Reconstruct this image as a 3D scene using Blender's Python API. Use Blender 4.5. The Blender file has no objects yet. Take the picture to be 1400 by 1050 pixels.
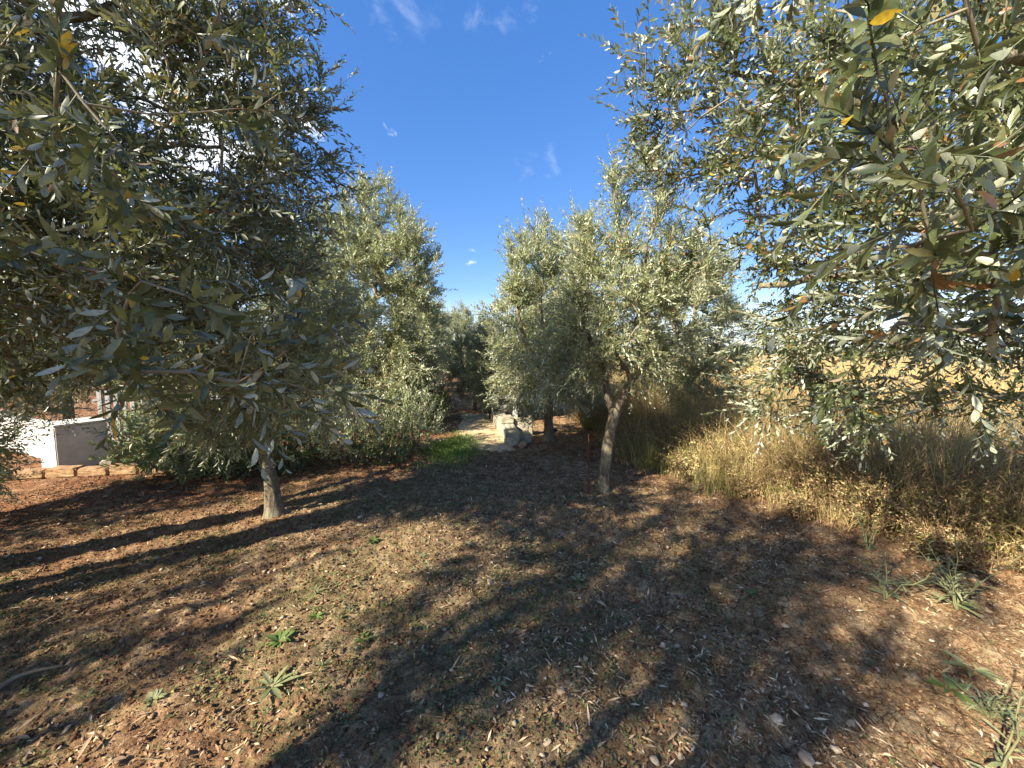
import bpy, math, random
import numpy as np
from math import radians as R

# ------------------------------------------------------------------ camera, sky, sun
sc = bpy.context.scene
COL = sc.collection
random.seed(4)

cam_data = bpy.data.cameras.new("camera")
cam_data.lens = 13.53
cam_data.sensor_width = 36
cam_data.clip_start = 0.02
cam_data.clip_end = 3000
cam = bpy.data.objects.new("camera", cam_data)
COL.objects.link(cam)
cam.location = (0, 0, 1.5)
cam.rotation_euler = (R(90 - 4.9), 0, 0)
sc.camera = cam

SUN_AZ = 231.0      # clockwise from +Y (ahead): the sun stands behind and to the left
SUN_EL = 32.0
sun_dir = (math.sin(R(SUN_AZ)) * math.cos(R(SUN_EL)), math.cos(R(SUN_AZ)) * math.cos(R(SUN_EL)), math.sin(R(SUN_EL)))
import mathutils
sl = bpy.data.lights.new("sun", 'SUN')
sl.energy = 5.0
sl.angle = R(0.55)
sl.color = (1.0, 0.90, 0.73)
so = bpy.data.objects.new("sun", sl)
COL.objects.link(so)
so.rotation_euler = mathutils.Vector(sun_dir).to_track_quat('Z', 'Y').to_euler()

world = bpy.data.worlds.new("World")
sc.world = world
world.use_nodes = True
SKY_STRENGTH = 0.069
CLOUD = 8.5


def build_world():
    nt = world.node_tree
    nt.nodes.clear()
    N, Lk = nt.nodes.new, nt.links.new
    out = N('ShaderNodeOutputWorld')
    bg = N('ShaderNodeBackground')
    bg.inputs['Strength'].default_value = SKY_STRENGTH
    sky = N('ShaderNodeTexSky')
    sky.sky_type = 'NISHITA'
    sky.sun_disc = False
    sky.sun_elevation = R(SUN_EL)
    sky.sun_rotation = R(SUN_AZ)
    sky.air_density = 1.0
    sky.dust_density = 0.4
    sky.ozone_density = 2.2
    hs = N('ShaderNodeHueSaturation')
    hs.inputs['Saturation'].default_value = 1.16
    hs.inputs['Value'].default_value = 1.16
    hs.inputs['Hue'].default_value = 0.508
    ev = N('ShaderNodeMix'); ev.data_type = 'RGBA'
    ev.inputs['Factor'].default_value = 0.38
    Lk(sky.outputs[0], ev.inputs['A']); ev.inputs['B'].default_value = (0.62, 1.62, 3.75, 1)
    Lk(ev.outputs['Result'], hs.inputs['Color'])
    tc = N('ShaderNodeTexCoord')
    # wispy texture
    mp = N('ShaderNodeMapping')
    mp.inputs['Scale'].default_value = (3.0, 2.2, 4.5)
    Lk(tc.outputs['Generated'], mp.inputs[0])
    nz = N('ShaderNodeTexNoise')
    nz.inputs['Scale'].default_value = 2.6
    nz.inputs['Detail'].default_value = 7
    nz.inputs['Roughness'].default_value = 0.6
    nz.inputs['Distortion'].default_value = 0.5
    Lk(mp.outputs[0], nz.inputs['Vector'])

    def patch(direction, width, gain, lo, hi):
        """a patch of cloud round one direction of the sky"""
        v = mathutils.Vector(direction).normalized()
        dp = N('ShaderNodeVectorMath'); dp.operation = 'DOT_PRODUCT'
        Lk(tc.outputs['Generated'], dp.inputs[0])
        dp.inputs[1].default_value = v
        mr = N('ShaderNodeMapRange'); mr.interpolation_type = 'SMOOTHSTEP'
        mr.inputs['From Min'].default_value = math.cos(R(width))
        mr.inputs['From Max'].default_value = math.cos(R(width * 0.25))
        Lk(dp.outputs['Value'], mr.inputs['Value'])
        sh = N('ShaderNodeMath'); sh.operation = 'MULTIPLY_ADD'      # thins to ragged wisps at the rim
        Lk(mr.outputs[0], sh.inputs[0]); sh.inputs[1].default_value = 0.30
        ns = N('ShaderNodeMath'); ns.operation = 'SUBTRACT'
        Lk(nz.outputs['Fac'], ns.inputs[0]); ns.inputs[1].default_value = 0.30
        Lk(ns.outputs[0], sh.inputs[2])
        m2 = N('ShaderNodeMapRange'); m2.interpolation_type = 'SMOOTHSTEP'
        m2.inputs['From Min'].default_value = lo
        m2.inputs['From Max'].default_value = hi
        Lk(sh.outputs[0], m2.inputs['Value'])
        mu = N('ShaderNodeMath'); mu.operation = 'MULTIPLY'
        mu.inputs[0].default_value = 1.0; Lk(m2.outputs[0], mu.inputs[1])
        mg = N('ShaderNodeMath'); mg.operation = 'MULTIPLY'
        Lk(mu.outputs[0], mg.inputs[0]); mg.inputs[1].default_value = gain
        return mg.outputs[0]

    outs = [patch((-1.05, 0.8, 0.75), 30, 1.0, 0.36, 0.52),
            patch((-1.3, 0.9, 0.35), 26, 0.9, 0.38, 0.55),
            patch((-0.25, 1.0, 0.93), 9, 0.22, 0.42, 0.68),
            patch((-0.03, 1.0, 0.88), 8, 0.17, 0.44, 0.68),
            patch((0.06, 1.0, 0.47), 6.5, 0.14, 0.50, 0.72),
            patch((1.25, 1.0, 0.10), 26, 0.16, 0.36, 0.60)]
    cur = outs[0]
    for o in outs[1:]:
        a = N('ShaderNodeMath'); a.operation = 'MAXIMUM'
        Lk(cur, a.inputs[0]); Lk(o, a.inputs[1]); cur = a.outputs[0]
    # pale band over the horizon
    sx = N('ShaderNodeSeparateXYZ')
    Lk(tc.outputs['Generated'], sx.inputs[0])
    hz = N('ShaderNodeMapRange'); hz.interpolation_type = 'SMOOTHSTEP'
    hz.inputs['From Min'].default_value = 0.16
    hz.inputs['From Max'].default_value = -0.02
    hz.inputs['To Max'].default_value = 0.55
    Lk(sx.outputs['Z'], hz.inputs['Value'])
    mxh = N('ShaderNodeMath'); mxh.operation = 'MAXIMUM'
    Lk(cur, mxh.inputs[0]); Lk(hz.outputs[0], mxh.inputs[1])
    mix = N('ShaderNodeMix'); mix.data_type = 'RGBA'
    Lk(mxh.outputs[0], mix.inputs['Factor'])
    Lk(hs.outputs[0], mix.inputs['A'])
    mix.inputs['B'].default_value = (CLOUD * 0.93, CLOUD * 0.98, CLOUD * 1.03, 1)
    Lk(mix.outputs['Result'], bg.inputs['Color'])
    Lk(bg.outputs[0], out.inputs[0])


build_world()
sc.view_settings.view_transform = 'Standard'
sc.view_settings.look = 'None'
sc.view_settings.exposure = 1.66
sc.view_settings.gamma = 1
sc.cycles.max_bounces = 7
sc.cycles.diffuse_bounces = 3
sc.cycles.transmission_bounces = 4
sc.cycles.glossy_bounces = 2
sc.cycles.use_denoising = True


# ------------------------------------------------------------------ helpers
def tag(o, label=None, cat=None, group=None, kind=None):
    if label: o['label'] = label
    if cat: o['category'] = cat
    if group: o['group'] = group
    if kind: o['kind'] = kind
    return o


def empty(name, loc, rz=0):
    o = bpy.data.objects.new(name, None)
    COL.objects.link(o)
    o.empty_display_size = 0.2
    o.location = loc
    o.rotation_euler = (0, 0, rz)
    return o


def mesh_np(name, V, polys, mat, parent=None, smooth=False):
    """V (n,3); polys: list of (m,k) int arrays, one per face size"""
    me = bpy.data.meshes.new(name)
    V = np.ascontiguousarray(V, dtype=np.float32)
    me.vertices.add(len(V))
    me.vertices.foreach_set('co', V.ravel())
    polys = [np.asarray(p, dtype=np.int32) for p in polys if len(p)]
    idx = np.concatenate([p.ravel() for p in polys])
    tot = np.concatenate([np.full(len(p), p.shape[1], dtype=np.int32) for p in polys])
    st = np.concatenate([[0], np.cumsum(tot)[:-1]]).astype(np.int32)
    me.loops.add(len(idx)); me.loops.foreach_set('vertex_index', idx)
    me.polygons.add(len(tot))
    me.polygons.foreach_set('loop_start', st)
    me.polygons.foreach_set('loop_total', tot)
    if smooth:
        me.polygons.foreach_set('use_smooth', np.ones(len(tot), dtype=bool))
    me.update(calc_edges=True)
    me.materials.append(mat)
    o = bpy.data.objects.new(name, me)
    COL.objects.link(o)
    if parent is not None:
        o.parent = parent
    return o


def copy_tree(o, parent=None):
    c = o.copy()
    COL.objects.link(c)
    if parent is not None:
        c.parent = parent
    for ch in o.children:
        copy_tree(ch, c)
    return c


def nrm(a):
    return a / np.maximum(np.linalg.norm(a, axis=-1, keepdims=True), 1e-9)


def _hash(ix, iy, seed):
    n = (ix.astype(np.int64) * 374761393 + iy.astype(np.int64) * 668265263 + seed * 1442695041) & 0xffffffff
    n = ((n ^ (n >> 13)) * 1274126177) & 0xffffffff
    return ((n ^ (n >> 16)) & 0xffff) / 65535.0


def vnoise(x, y, seed=0):
    ix, iy = np.floor(x), np.floor(y)
    fx, fy = x - ix, y - iy
    fx = fx * fx * fx * (fx * (fx * 6 - 15) + 10); fy = fy * fy * fy * (fy * (fy * 6 - 15) + 10)
    a = _hash(ix, iy, seed); b = _hash(ix + 1, iy, seed)
    c = _hash(ix, iy + 1, seed); d = _hash(ix + 1, iy + 1, seed)
    return (a + (b - a) * fx) * (1 - fy) + (c + (d - c) * fx) * fy


def fbm(x, y, seed=0, octs=4, gain=0.5):
    s, a, t = 0.0, 1.0, 0.0
    for i in range(octs):
        th = 0.6 * i + 0.3
        xr, yr = x * math.cos(th) - y * math.sin(th), x * math.sin(th) + y * math.cos(th)
        s = s + a * vnoise(xr * 2 ** i + 17.3 * i, yr * 2 ** i + 5.1 * i, seed + i)
        t += a; a *= gain
    return s / t


def sstep(a, b, x):
    t = np.clip((x - a) / (b - a), 0, 1)
    return t * t * (3 - 2 * t)


def edge_dist(x, y):
    """signed distance to the line where the dry weeds of the field begin (positive = field side)"""
    x = np.asarray(x, float); y = np.asarray(y, float)
    # line from (1.5, 5.3) to (3.15, 2.4); beyond it runs on
    dx, dy = 1.65, -2.9
    l = math.hypot(dx, dy)
    nx, ny = -dy / l, dx / l
    d = (x - 1.5) * nx + (y - 5.3) * ny
    d2 = (x - 1.5) + 0.06 * (y - 5.3)            # further back the edge runs straight ahead
    d3 = (x - 3.3) - 0.15 * (y - 2.5)
    d = np.where(y > 5.3, d2, np.where(y < 2.4, (x - 3.15) * .87, d))
    return d + 0.35 * (fbm(x * 1.3, y * 1.3, 77, 3) - 0.5)


def gz(x, y):
    """height of the soil"""
    x = np.asarray(x, float); y = np.asarray(y, float)
    r = np.hypot(x, y)
    z = 0.11 * (fbm(x * 0.55, y * 0.55, 3, 2) - 0.5)
    z = z + 0.07 * (fbm(x * 2.3, y * 2.3, 9, 3) - 0.5) * (r < 40)
    z = z + 0.045 * (fbm(x * 9, y * 9, 21, 3) - 0.5) * (r < 12)
    z = z + 0.5 * sstep(20, 200, r) * (fbm(x * .02, y * .02, 5, 2) - .5)
    return z


def gz1(x, y):
    return float(gz(np.array([x]), np.array([y]))[0])


# ------------------------------------------------------------------ materials
def new_mat(name):
    m = bpy.data.materials.new(name)
    m.use_nodes = True
    nt = m.node_tree
    nt.nodes.clear()
    out = nt.nodes.new('ShaderNodeOutputMaterial')
    return m, nt, out


def ramp(nt, fac, stops, interp='LINEAR'):
    r = nt.nodes.new('ShaderNodeValToRGB')
    r.color_ramp.interpolation = interp
    e = r.color_ramp.elements
    while len(e) < len(stops):
        e.new(0.5)
    for k, (p, c) in enumerate(stops):
        e[k].position = p
        e[k].color = (c[0], c[1], c[2], 1)
    nt.links.new(fac, r.inputs[0])
    return r.outputs[0]


def noise(nt, scale, detail=4, rough=0.55, vec=None, dist=0.0):
    n = nt.nodes.new('ShaderNodeTexNoise')
    n.inputs['Scale'].default_value = scale
    n.inputs['Detail'].default_value = detail
    n.inputs['Roughness'].default_value = rough
    n.inputs['Distortion'].default_value = dist
    if vec is not None:
        nt.links.new(vec, n.inputs['Vector'])
    return n.outputs['Fac']


def mixc(nt, f, a, b, mode='MIX'):
    m = nt.nodes.new('ShaderNodeMix')
    m.data_type = 'RGBA'; m.blend_type = mode
    for s, v in (('Factor', f), ('A', a), ('B', b)):
        if isinstance(v, (float, int)):
            m.inputs[s].default_value = v
        elif isinstance(v, tuple):
            m.inputs[s].default_value = (v[0], v[1], v[2], 1)
        else:
            nt.links.new(v, m.inputs[s])
    return m.outputs['Result']


def bump(nt, h, strength, dist, prev=None):
    b = nt.nodes.new('ShaderNodeBump')
    b.inputs['Strength'].default_value = strength
    b.inputs['Distance'].default_value = dist
    nt.links.new(h, b.inputs['Height'])
    if prev is not None:
        nt.links.new(prev, b.inputs['Normal'])
    return b.outputs[0]


def leaf_mat(name, top, under, trans, t_amt=0.3, rough=0.42, spec=0.45):
    """top / under: ramp stops over the random value of each leaf"""
    m, nt, out = new_mat(name)
    L = nt.links.new
    g = nt.nodes.new('ShaderNodeNewGeometry')
    rnd = g.outputs['Random Per Island']
    ct = ramp(nt, rnd, top)
    cu = ramp(nt, rnd, under)
    c = mixc(nt, g.outputs['Backfacing'], ct, cu)
    tc = nt.nodes.new('ShaderNodeTexCoord')
    mot = noise(nt, 130, 3, 0.6, tc.outputs['Object'])
    c = mixc(nt, 0.6, c, ramp(nt, mot, [(0.3, (0.6, 0.6, 0.6)), (0.7, (1.35, 1.35, 1.3))]), 'MULTIPLY')
    p = nt.nodes.new('ShaderNodeBsdfPrincipled')
    L(c, p.inputs['Base Color'])
    p.inputs['Roughness'].default_value = rough
    p.inputs['Specular IOR Level'].default_value = spec
    t = nt.nodes.new('ShaderNodeBsdfTranslucent')
    tcol = ramp(nt, rnd, trans)
    L(tcol, t.inputs['Color'])
    mx = nt.nodes.new('ShaderNodeMixShader')
    mx.inputs[0].default_value = t_amt
    L(p.outputs[0], mx.inputs[1]); L(t.outputs[0], mx.inputs[2])
    L(mx.outputs[0], out.inputs[0])
    return m


M = {}
M['olive'] = leaf_mat('olive_leaf',
    [(0.0, (0.175, 0.212, 0.095)), (0.35, (0.255, 0.292, 0.145)), (0.7, (0.345, 0.368, 0.200)), (0.955, (0.42, 0.425, 0.26)), (0.97, (0.34, 0.18, 0.07)), (1.0, (0.28, 0.14, 0.06))],
    [(0.0, (0.40, 0.435, 0.32)), (0.5, (0.49, 0.52, 0.39)), (0.955, (0.56, 0.57, 0.44)), (0.97, (0.36, 0.21, 0.10)), (1.0, (0.30, 0.16, 0.08))],
    [(0.0, (0.22, 0.26, 0.08)), (0.95, (0.32, 0.33, 0.12)), (1.0, (0.35, 0.2, 0.05))], 0.34, 0.38, 0.6)
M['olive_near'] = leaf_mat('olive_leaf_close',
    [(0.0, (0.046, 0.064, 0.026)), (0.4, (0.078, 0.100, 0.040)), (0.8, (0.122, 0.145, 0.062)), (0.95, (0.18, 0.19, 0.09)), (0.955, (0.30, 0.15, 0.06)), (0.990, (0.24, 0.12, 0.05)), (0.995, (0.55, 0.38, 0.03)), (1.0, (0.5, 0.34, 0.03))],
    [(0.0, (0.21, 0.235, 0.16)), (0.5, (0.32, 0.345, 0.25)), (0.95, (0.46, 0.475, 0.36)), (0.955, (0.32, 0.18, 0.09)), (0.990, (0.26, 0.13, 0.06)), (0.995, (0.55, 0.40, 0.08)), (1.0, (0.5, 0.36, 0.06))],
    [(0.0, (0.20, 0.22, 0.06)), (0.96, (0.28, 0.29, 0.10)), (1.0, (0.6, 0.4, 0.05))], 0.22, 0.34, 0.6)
M['shrub'] = leaf_mat('shrub_leaf',
    [(0.0, (0.04, 0.058, 0.026)), (0.5, (0.075, 0.095, 0.042)), (0.9, (0.14, 0.15, 0.07)), (1.0, (0.22, 0.15, 0.08))],
    [(0.0, (0.10, 0.14, 0.06)), (1.0, (0.17, 0.20, 0.10))],
    [(0.0, (0.10, 0.17, 0.03)), (1.0, (0.2, 0.26, 0.06))], 0.25)
M['oleander'] = leaf_mat('oleander_leaf',
    [(0.0, (0.12, 0.17, 0.07)), (0.5, (0.18, 0.23, 0.10)), (1.0, (0.28, 0.31, 0.16))],
    [(0.0, (0.25, 0.30, 0.16)), (1.0, (0.36, 0.39, 0.24))],
    [(0.0, (0.2, 0.3, 0.06)), (1.0, (0.3, 0.38, 0.1))], 0.25)
M['weed'] = leaf_mat('weed_leaf',
    [(0.0, (0.09, 0.15, 0.04)), (0.5, (0.14, 0.20, 0.06)), (1.0, (0.22, 0.26, 0.09))],
    [(0.0, (0.16, 0.21, 0.09)), (1.0, (0.25, 0.29, 0.13))],
    [(0.0, (0.2, 0.32, 0.05)), (1.0, (0.3, 0.38, 0.08))], 0.3)
M['greyweed'] = leaf_mat('grey_weed_leaf',
    [(0.0, (0.16, 0.19, 0.085)), (0.5, (0.24, 0.26, 0.13)), (1.0, (0.36, 0.36, 0.20))],
    [(0.0, (0.2, 0.24, 0.15)), (1.0, (0.3, 0.33, 0.2))],
    [(0.0, (0.2, 0.26, 0.08)), (1.0, (0.3, 0.33, 0.12))], 0.25)
M['cover'] = leaf_mat('ground_cover_leaf',
    [(0.0, (0.075, 0.105, 0.038)), (0.5, (0.12, 0.145, 0.055)), (0.8, (0.2, 0.19, 0.08)), (1.0, (0.32, 0.26, 0.12))],
    [(0.0, (0.11, 0.15, 0.07)), (1.0, (0.3, 0.26, 0.13))],
    [(0.0, (0.15, 0.22, 0.05)), (1.0, (0.3, 0.28, 0.08))], 0.2, 0.6, 0.25)
M['dry'] = leaf_mat('dry_grass',
    [(0.0, (0.24, 0.16, 0.08)), (0.15, (0.48, 0.36, 0.16)), (0.5, (0.64, 0.52, 0.25)), (0.72, (0.72, 0.62, 0.34)), (0.74, (0.19, 0.21, 0.06)), (0.88, (0.27, 0.27, 0.08)), (0.9, (0.13, 0.075, 0.045)), (1.0, (0.20, 0.11, 0.06))],
    [(0.0, (0.18, 0.11, 0.055)), (0.5, (0.46, 0.33, 0.15)), (0.72, (0.55, 0.43, 0.21)), (0.74, (0.22, 0.24, 0.08)), (0.88, (0.28, 0.28, 0.10)), (0.9, (0.14, 0.08, 0.05)), (1.0, (0.22, 0.12, 0.07))],
    [(0.0, (0.3, 0.18, 0.07)), (1.0, (0.45, 0.32, 0.13))], 0.25, 0.6, 0.25)
M['field'] = leaf_mat('field_straw',
    [(0.0, (0.40, 0.26, 0.11)), (0.5, (0.56, 0.40, 0.17)), (0.9, (0.66, 0.50, 0.24)), (1.0, (0.33, 0.30, 0.10))],
    [(0.0, (0.40, 0.26, 0.11)), (1.0, (0.62, 0.46, 0.22))],
    [(0.0, (0.4, 0.27, 0.1)), (1.0, (0.55, 0.4, 0.16))], 0.25, 0.6, 0.2)
M['greengrass'] = leaf_mat('green_grass',
    [(0.0, (0.12, 0.19, 0.035)), (0.6, (0.20, 0.28, 0.055)), (1.0, (0.36, 0.36, 0.12))],
    [(0.0, (0.12, 0.22, 0.04)), (1.0, (0.26, 0.34, 0.08))],
    [(0.0, (0.22, 0.42, 0.05)), (1.0, (0.34, 0.45, 0.08))], 0.35)
M['brownweed'] = leaf_mat('withered_weed',
    [(0.0, (0.13, 0.075, 0.045)), (0.3, (0.25, 0.155, 0.085)), (0.6, (0.42, 0.29, 0.15)), (0.85, (0.56, 0.43, 0.22)), (0.87, (0.24, 0.25, 0.08)), (1.0, (0.36, 0.34, 0.12))],
    [(0.0, (0.16, 0.095, 0.055)), (0.6, (0.42, 0.30, 0.16)), (0.85, (0.56, 0.44, 0.24)), (0.87, (0.26, 0.27, 0.10)), (1.0, (0.36, 0.34, 0.14))],
    [(0.0, (0.25, 0.14, 0.06)), (1.0, (0.5, 0.36, 0.15))], 0.28, 0.65, 0.2)
M['tuft'] = leaf_mat('yellowing_grass',
    [(0.0, (0.20, 0.23, 0.06)), (0.6, (0.32, 0.31, 0.10)), (1.0, (0.46, 0.37, 0.16))],
    [(0.0, (0.20, 0.23, 0.07)), (1.0, (0.42, 0.35, 0.15))],
    [(0.0, (0.26, 0.32, 0.07)), (1.0, (0.4, 0.36, 0.12))], 0.3)
M['litter'] = leaf_mat('straw_and_chips',
    [(0.0, (0.10, 0.052, 0.029)), (0.35, (0.19, 0.112, 0.06)), (0.6, (0.32, 0.215, 0.12)), (0.82, (0.48, 0.36, 0.22)), (1.0, (0.70, 0.58, 0.40))],
    [(0.0, (0.09, 0.05, 0.03)), (0.6, (0.24, 0.16, 0.095)), (1.0, (0.52, 0.40, 0.26))],
    [(0.0, (0.2, 0.12, 0.06)), (1.0, (0.4, 0.3, 0.15))], 0.05, 0.75, 0.2)


def bark_mat():
    m, nt, out = new_mat('olive_bark')
    tc = nt.nodes.new('ShaderNodeTexCoord')
    mp = nt.nodes.new('ShaderNodeMapping')
    mp.inputs['Scale'].default_value = (1, 1, 0.3)
    nt.links.new(tc.outputs['Object'], mp.inputs[0])
    a = noise(nt, 38, 6, 0.65, mp.outputs[0], 0.6)
    b = noise(nt, 7, 4, 0.6, tc.outputs['Object'])
    c1 = ramp(nt, a, [(0.30, (0.055, 0.042, 0.03)), (0.5, (0.17, 0.135, 0.09)), (0.7, (0.31, 0.26, 0.175))])
    c2 = mixc(nt, ramp(nt, b, [(0.48, (0, 0, 0)), (0.62, (.7, .7, .7))]), c1, (0.29, 0.27, 0.175))
    p = nt.nodes.new('ShaderNodeBsdfPrincipled')
    nt.links.new(c2, p.inputs['Base Color'])
    p.inputs['Roughness'].default_value = 0.85
    p.inputs['Specular IOR Level'].default_value = 0.2
    nt.links.new(bump(nt, a, 1.0, 0.03), p.inputs['Normal'])
    nt.links.new(p.outputs[0], out.inputs[0])
    return m


def simple_mat(name, stops, scale=8, rough=0.85, bstr=0.5, bdist=0.004, detail=6, island=False, spec=0.25, metal=0.0):
    m, nt, out = new_mat(name)
    tc = nt.nodes.new('ShaderNodeTexCoord')
    a = noise(nt, scale, detail, 0.62, tc.outputs['Object'])
    f = a
    if island:
        g = nt.nodes.new('ShaderNodeNewGeometry')
        ad = nt.nodes.new('ShaderNodeMath'); ad.operation = 'MULTIPLY_ADD'
        nt.links.new(a, ad.inputs[0]); ad.inputs[1].default_value = 0.6
        sb = nt.nodes.new('ShaderNodeMath'); sb.operation = 'MULTIPLY'
        nt.links.new(g.outputs['Random Per Island'], sb.inputs[0]); sb.inputs[1].default_value = 0.45
        nt.links.new(sb.outputs[0], ad.inputs[2])
        f = ad.outputs[0]
    c = ramp(nt, f, stops)
    p = nt.nodes.new('ShaderNodeBsdfPrincipled')
    nt.links.new(c, p.inputs['Base Color'])
    p.inputs['Roughness'].default_value = rough
    p.inputs['Metallic'].default_value = metal
    p.inputs['Specular IOR Level'].default_value = spec
    nt.links.new(bump(nt, a, bstr, bdist), p.inputs['Normal'])
    nt.links.new(p.outputs[0], out.inputs[0])
    return m


M['bark'] = bark_mat()
M['twig'] = simple_mat('olive_twig', [(0.3, (0.14, 0.115, 0.075)), (0.7, (0.30, 0.27, 0.18))], 20)
M['stem'] = simple_mat('green_stem', [(0.3, (0.12, 0.13, 0.06)), (0.7, (0.24, 0.23, 0.12))], 20)
M['stone'] = simple_mat('limestone', [(0.3, (0.24, 0.165, 0.105)), (0.5, (0.38, 0.29, 0.20)), (0.72, (0.58, 0.50, 0.40))], 22, 0.9, 0.7, 0.004)
M['clod'] = simple_mat('soil_clod', [(0.3, (0.085, 0.042, 0.023)), (0.55, (0.17, 0.095, 0.050)), (0.85, (0.34, 0.235, 0.14))], 30, 0.95, 0.8, 0.004, island=True, spec=0.1)
M['concrete'] = simple_mat('old_concrete', [(0.3, (0.24, 0.21, 0.15)), (0.55, (0.38, 0.345, 0.26)), (0.75, (0.50, 0.46, 0.36))], 14, 0.9, 0.6, 0.006)
M['tuff'] = simple_mat('tuff_block', [(0.3, (0.22, 0.12, 0.065)), (0.55, (0.33, 0.21, 0.11)), (0.75, (0.44, 0.32, 0.18))], 16, 0.95, 0.9, 0.01)
M['whitewash'] = simple_mat('whitewashed_render', [(0.3, (0.46, 0.45, 0.42)), (0.55, (0.60, 0.59, 0.55)), (0.75, (0.66, 0.65, 0.61))], 5, 0.8, 0.3, 0.004)
M['slat'] = simple_mat('weathered_slat', [(0.3, (0.20, 0.20, 0.19)), (0.7, (0.40, 0.39, 0.37))], 9)
M['rust'] = simple_mat('rusty_iron', [(0.3, (0.05, 0.02, 0.012)), (0.7, (0.16, 0.055, 0.03))], 40, 0.8, 0.6, 0.003)
M['chipwood'] = simple_mat('dry_wood', [(0.3, (0.17, 0.115, 0.07)), (0.7, (0.34, 0.25, 0.155))], 24, 0.85)
M['path'] = simple_mat('pale_dust', [(0.3, (0.38, 0.27, 0.15)), (0.55, (0.54, 0.42, 0.25)), (0.75, (0.62, 0.52, 0.34))], 5, 0.95, 0.8, 0.02)
M['darkplastic'] = simple_mat('dark_sacking', [(0.3, (0.02, 0.02, 0.022)), (0.7, (0.06, 0.06, 0.065))], 9, 0.6)


def ground_mat():
    m, nt, out = new_mat('soil')
    L = nt.links.new
    tc = nt.nodes.new('ShaderNodeTexCoord')
    P = tc.outputs['Object']
    zone = nt.nodes.new('ShaderNodeAttribute'); zone.attribute_name = 'zone'
    sep = nt.nodes.new('ShaderNodeSeparateColor'); L(zone.outputs['Color'], sep.inputs[0])
    n_big = noise(nt, 1.1, 4, 0.6, P)
    n_mid = noise(nt, 9, 6, 0.65, P, 0.3)
    n_fine = noise(nt, 60, 5, 0.7, P, 0.2)
    n_grit = noise(nt, 210, 3, 0.7, P)
    red = ramp(nt, n_mid, [(0.30, (0.11, 0.040, 0.019)), (0.5, (0.21, 0.088, 0.040)), (0.72, (0.39, 0.20, 0.10))])
    pale = ramp(nt, n_mid, [(0.30, (0.145, 0.083, 0.045)), (0.5, (0.30, 0.203, 0.112)), (0.72, (0.52, 0.40, 0.24))])
    f = ramp(nt, n_big, [(0.40, (0, 0, 0)), (0.62, (1, 1, 1))])
    mxa = nt.nodes.new('ShaderNodeMath'); mxa.operation = 'ADD'; mxa.use_clamp = True
    h = nt.nodes.new('ShaderNodeMath'); h.operation = 'MULTIPLY'; L(f, h.inputs[0]); h.inputs[1].default_value = 0.45
    L(h.outputs[0], mxa.inputs[0]); L(sep.outputs[1], mxa.inputs[1])
    soil = mixc(nt, mxa.outputs[0], red, pale)
    fine = ramp(nt, n_fine, [(0.32, (0.38, 0.35, 0.33)), (0.5, (0.92, 0.92, 0.92)), (0.68, (1.65, 1.6, 1.5))])
    soil = mixc(nt, 0.85, soil, fine, 'MULTIPLY')
    # crumbs of pale stone and straw dust
    vor = nt.nodes.new('ShaderNodeTexVoronoi'); vor.inputs['Scale'].default_value = 75
    L(P, vor.inputs['Vector'])
    crumb = ramp(nt, vor.outputs['Distance'], [(0.10, (1, 1, 1)), (0.22, (0, 0, 0))])
    sel = ramp(nt, vor.outputs['Color'], [(0.66, (0, 0, 0)), (0.70, (1, 1, 1))])
    cm = mixc(nt, 1.0, crumb, sel, 'MULTIPLY')
    soil = mixc(nt, cm, soil, (0.50, 0.38, 0.24))
    # green bloom of tiny seedlings
    gmask = noise(nt, 26, 5, 0.7, P)
    gm = ramp(nt, gmask, [(0.44, (0, 0, 0)), (0.56, (1, 1, 1))])
    gm2 = mixc(nt, 1.0, gm, sep.outputs[2], 'MULTIPLY')
    gm2 = mixc(nt, 1.0, gm2, (0.62, 0.62, 0.62), 'MULTIPLY')
    soil = mixc(nt, gm2, soil, (0.105, 0.115, 0.048))
    # dry mud cracks on the bare clay
    wv = nt.nodes.new('ShaderNodeVectorMath'); wv.operation = 'MULTIPLY_ADD'
    nv = nt.nodes.new('ShaderNodeTexNoise'); nv.inputs['Scale'].default_value = 7; L(P, nv.inputs['Vector'])
    L(nv.outputs['Color'], wv.inputs[0]); wv.inputs[1].default_value = (.16, .16, .16); L(P, wv.inputs[2])
    ck = nt.nodes.new('ShaderNodeTexVoronoi'); ck.feature = 'DISTANCE_TO_EDGE'; ck.inputs['Scale'].default_value = 7.5
    L(wv.outputs[0], ck.inputs['Vector'])
    cke = ramp(nt, ck.outputs['Distance'], [(0.0, (1, 1, 1)), (0.035, (0, 0, 0))])
    ckm = mixc(nt, 1.0, cke, ramp(nt, sep.outputs[1], [(0.80, (0, 0, 0)), (0.98, (1, 1, 1))]), 'MULTIPLY')
    ckm = mixc(nt, 1.0, ckm, ramp(nt, n_big, [(0.40, (0, 0, 0)), (0.55, (1, 1, 1))]), 'MULTIPLY')
    soil = mixc(nt, ckm, soil, (0.05, 0.028, 0.016))
    # dry field
    n_f = noise(nt, 3.0, 6, 0.7, P, 0.4)
    n_f2 = noise(nt, 0.05, 4, 0.6, P)
    fld = ramp(nt, n_f, [(0.3, (0.28, 0.20, 0.08)), (0.5, (0.44, 0.33, 0.135)), (0.7, (0.56, 0.45, 0.20))])
    fld = mixc(nt, ramp(nt, n_f2, [(0.45, (0, 0, 0)), (0.7, (.55, .55, .55))]), fld, (0.30, 0.22, 0.09))
    fld = mixc(nt, 0.7, fld, fine, 'MULTIPLY')
    col = mixc(nt, sep.outputs[0], soil, fld)
    p = nt.nodes.new('ShaderNodeBsdfPrincipled')
    L(col, p.inputs['Base Color'])
    p.inputs['Roughness'].default_value = 0.95
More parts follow.
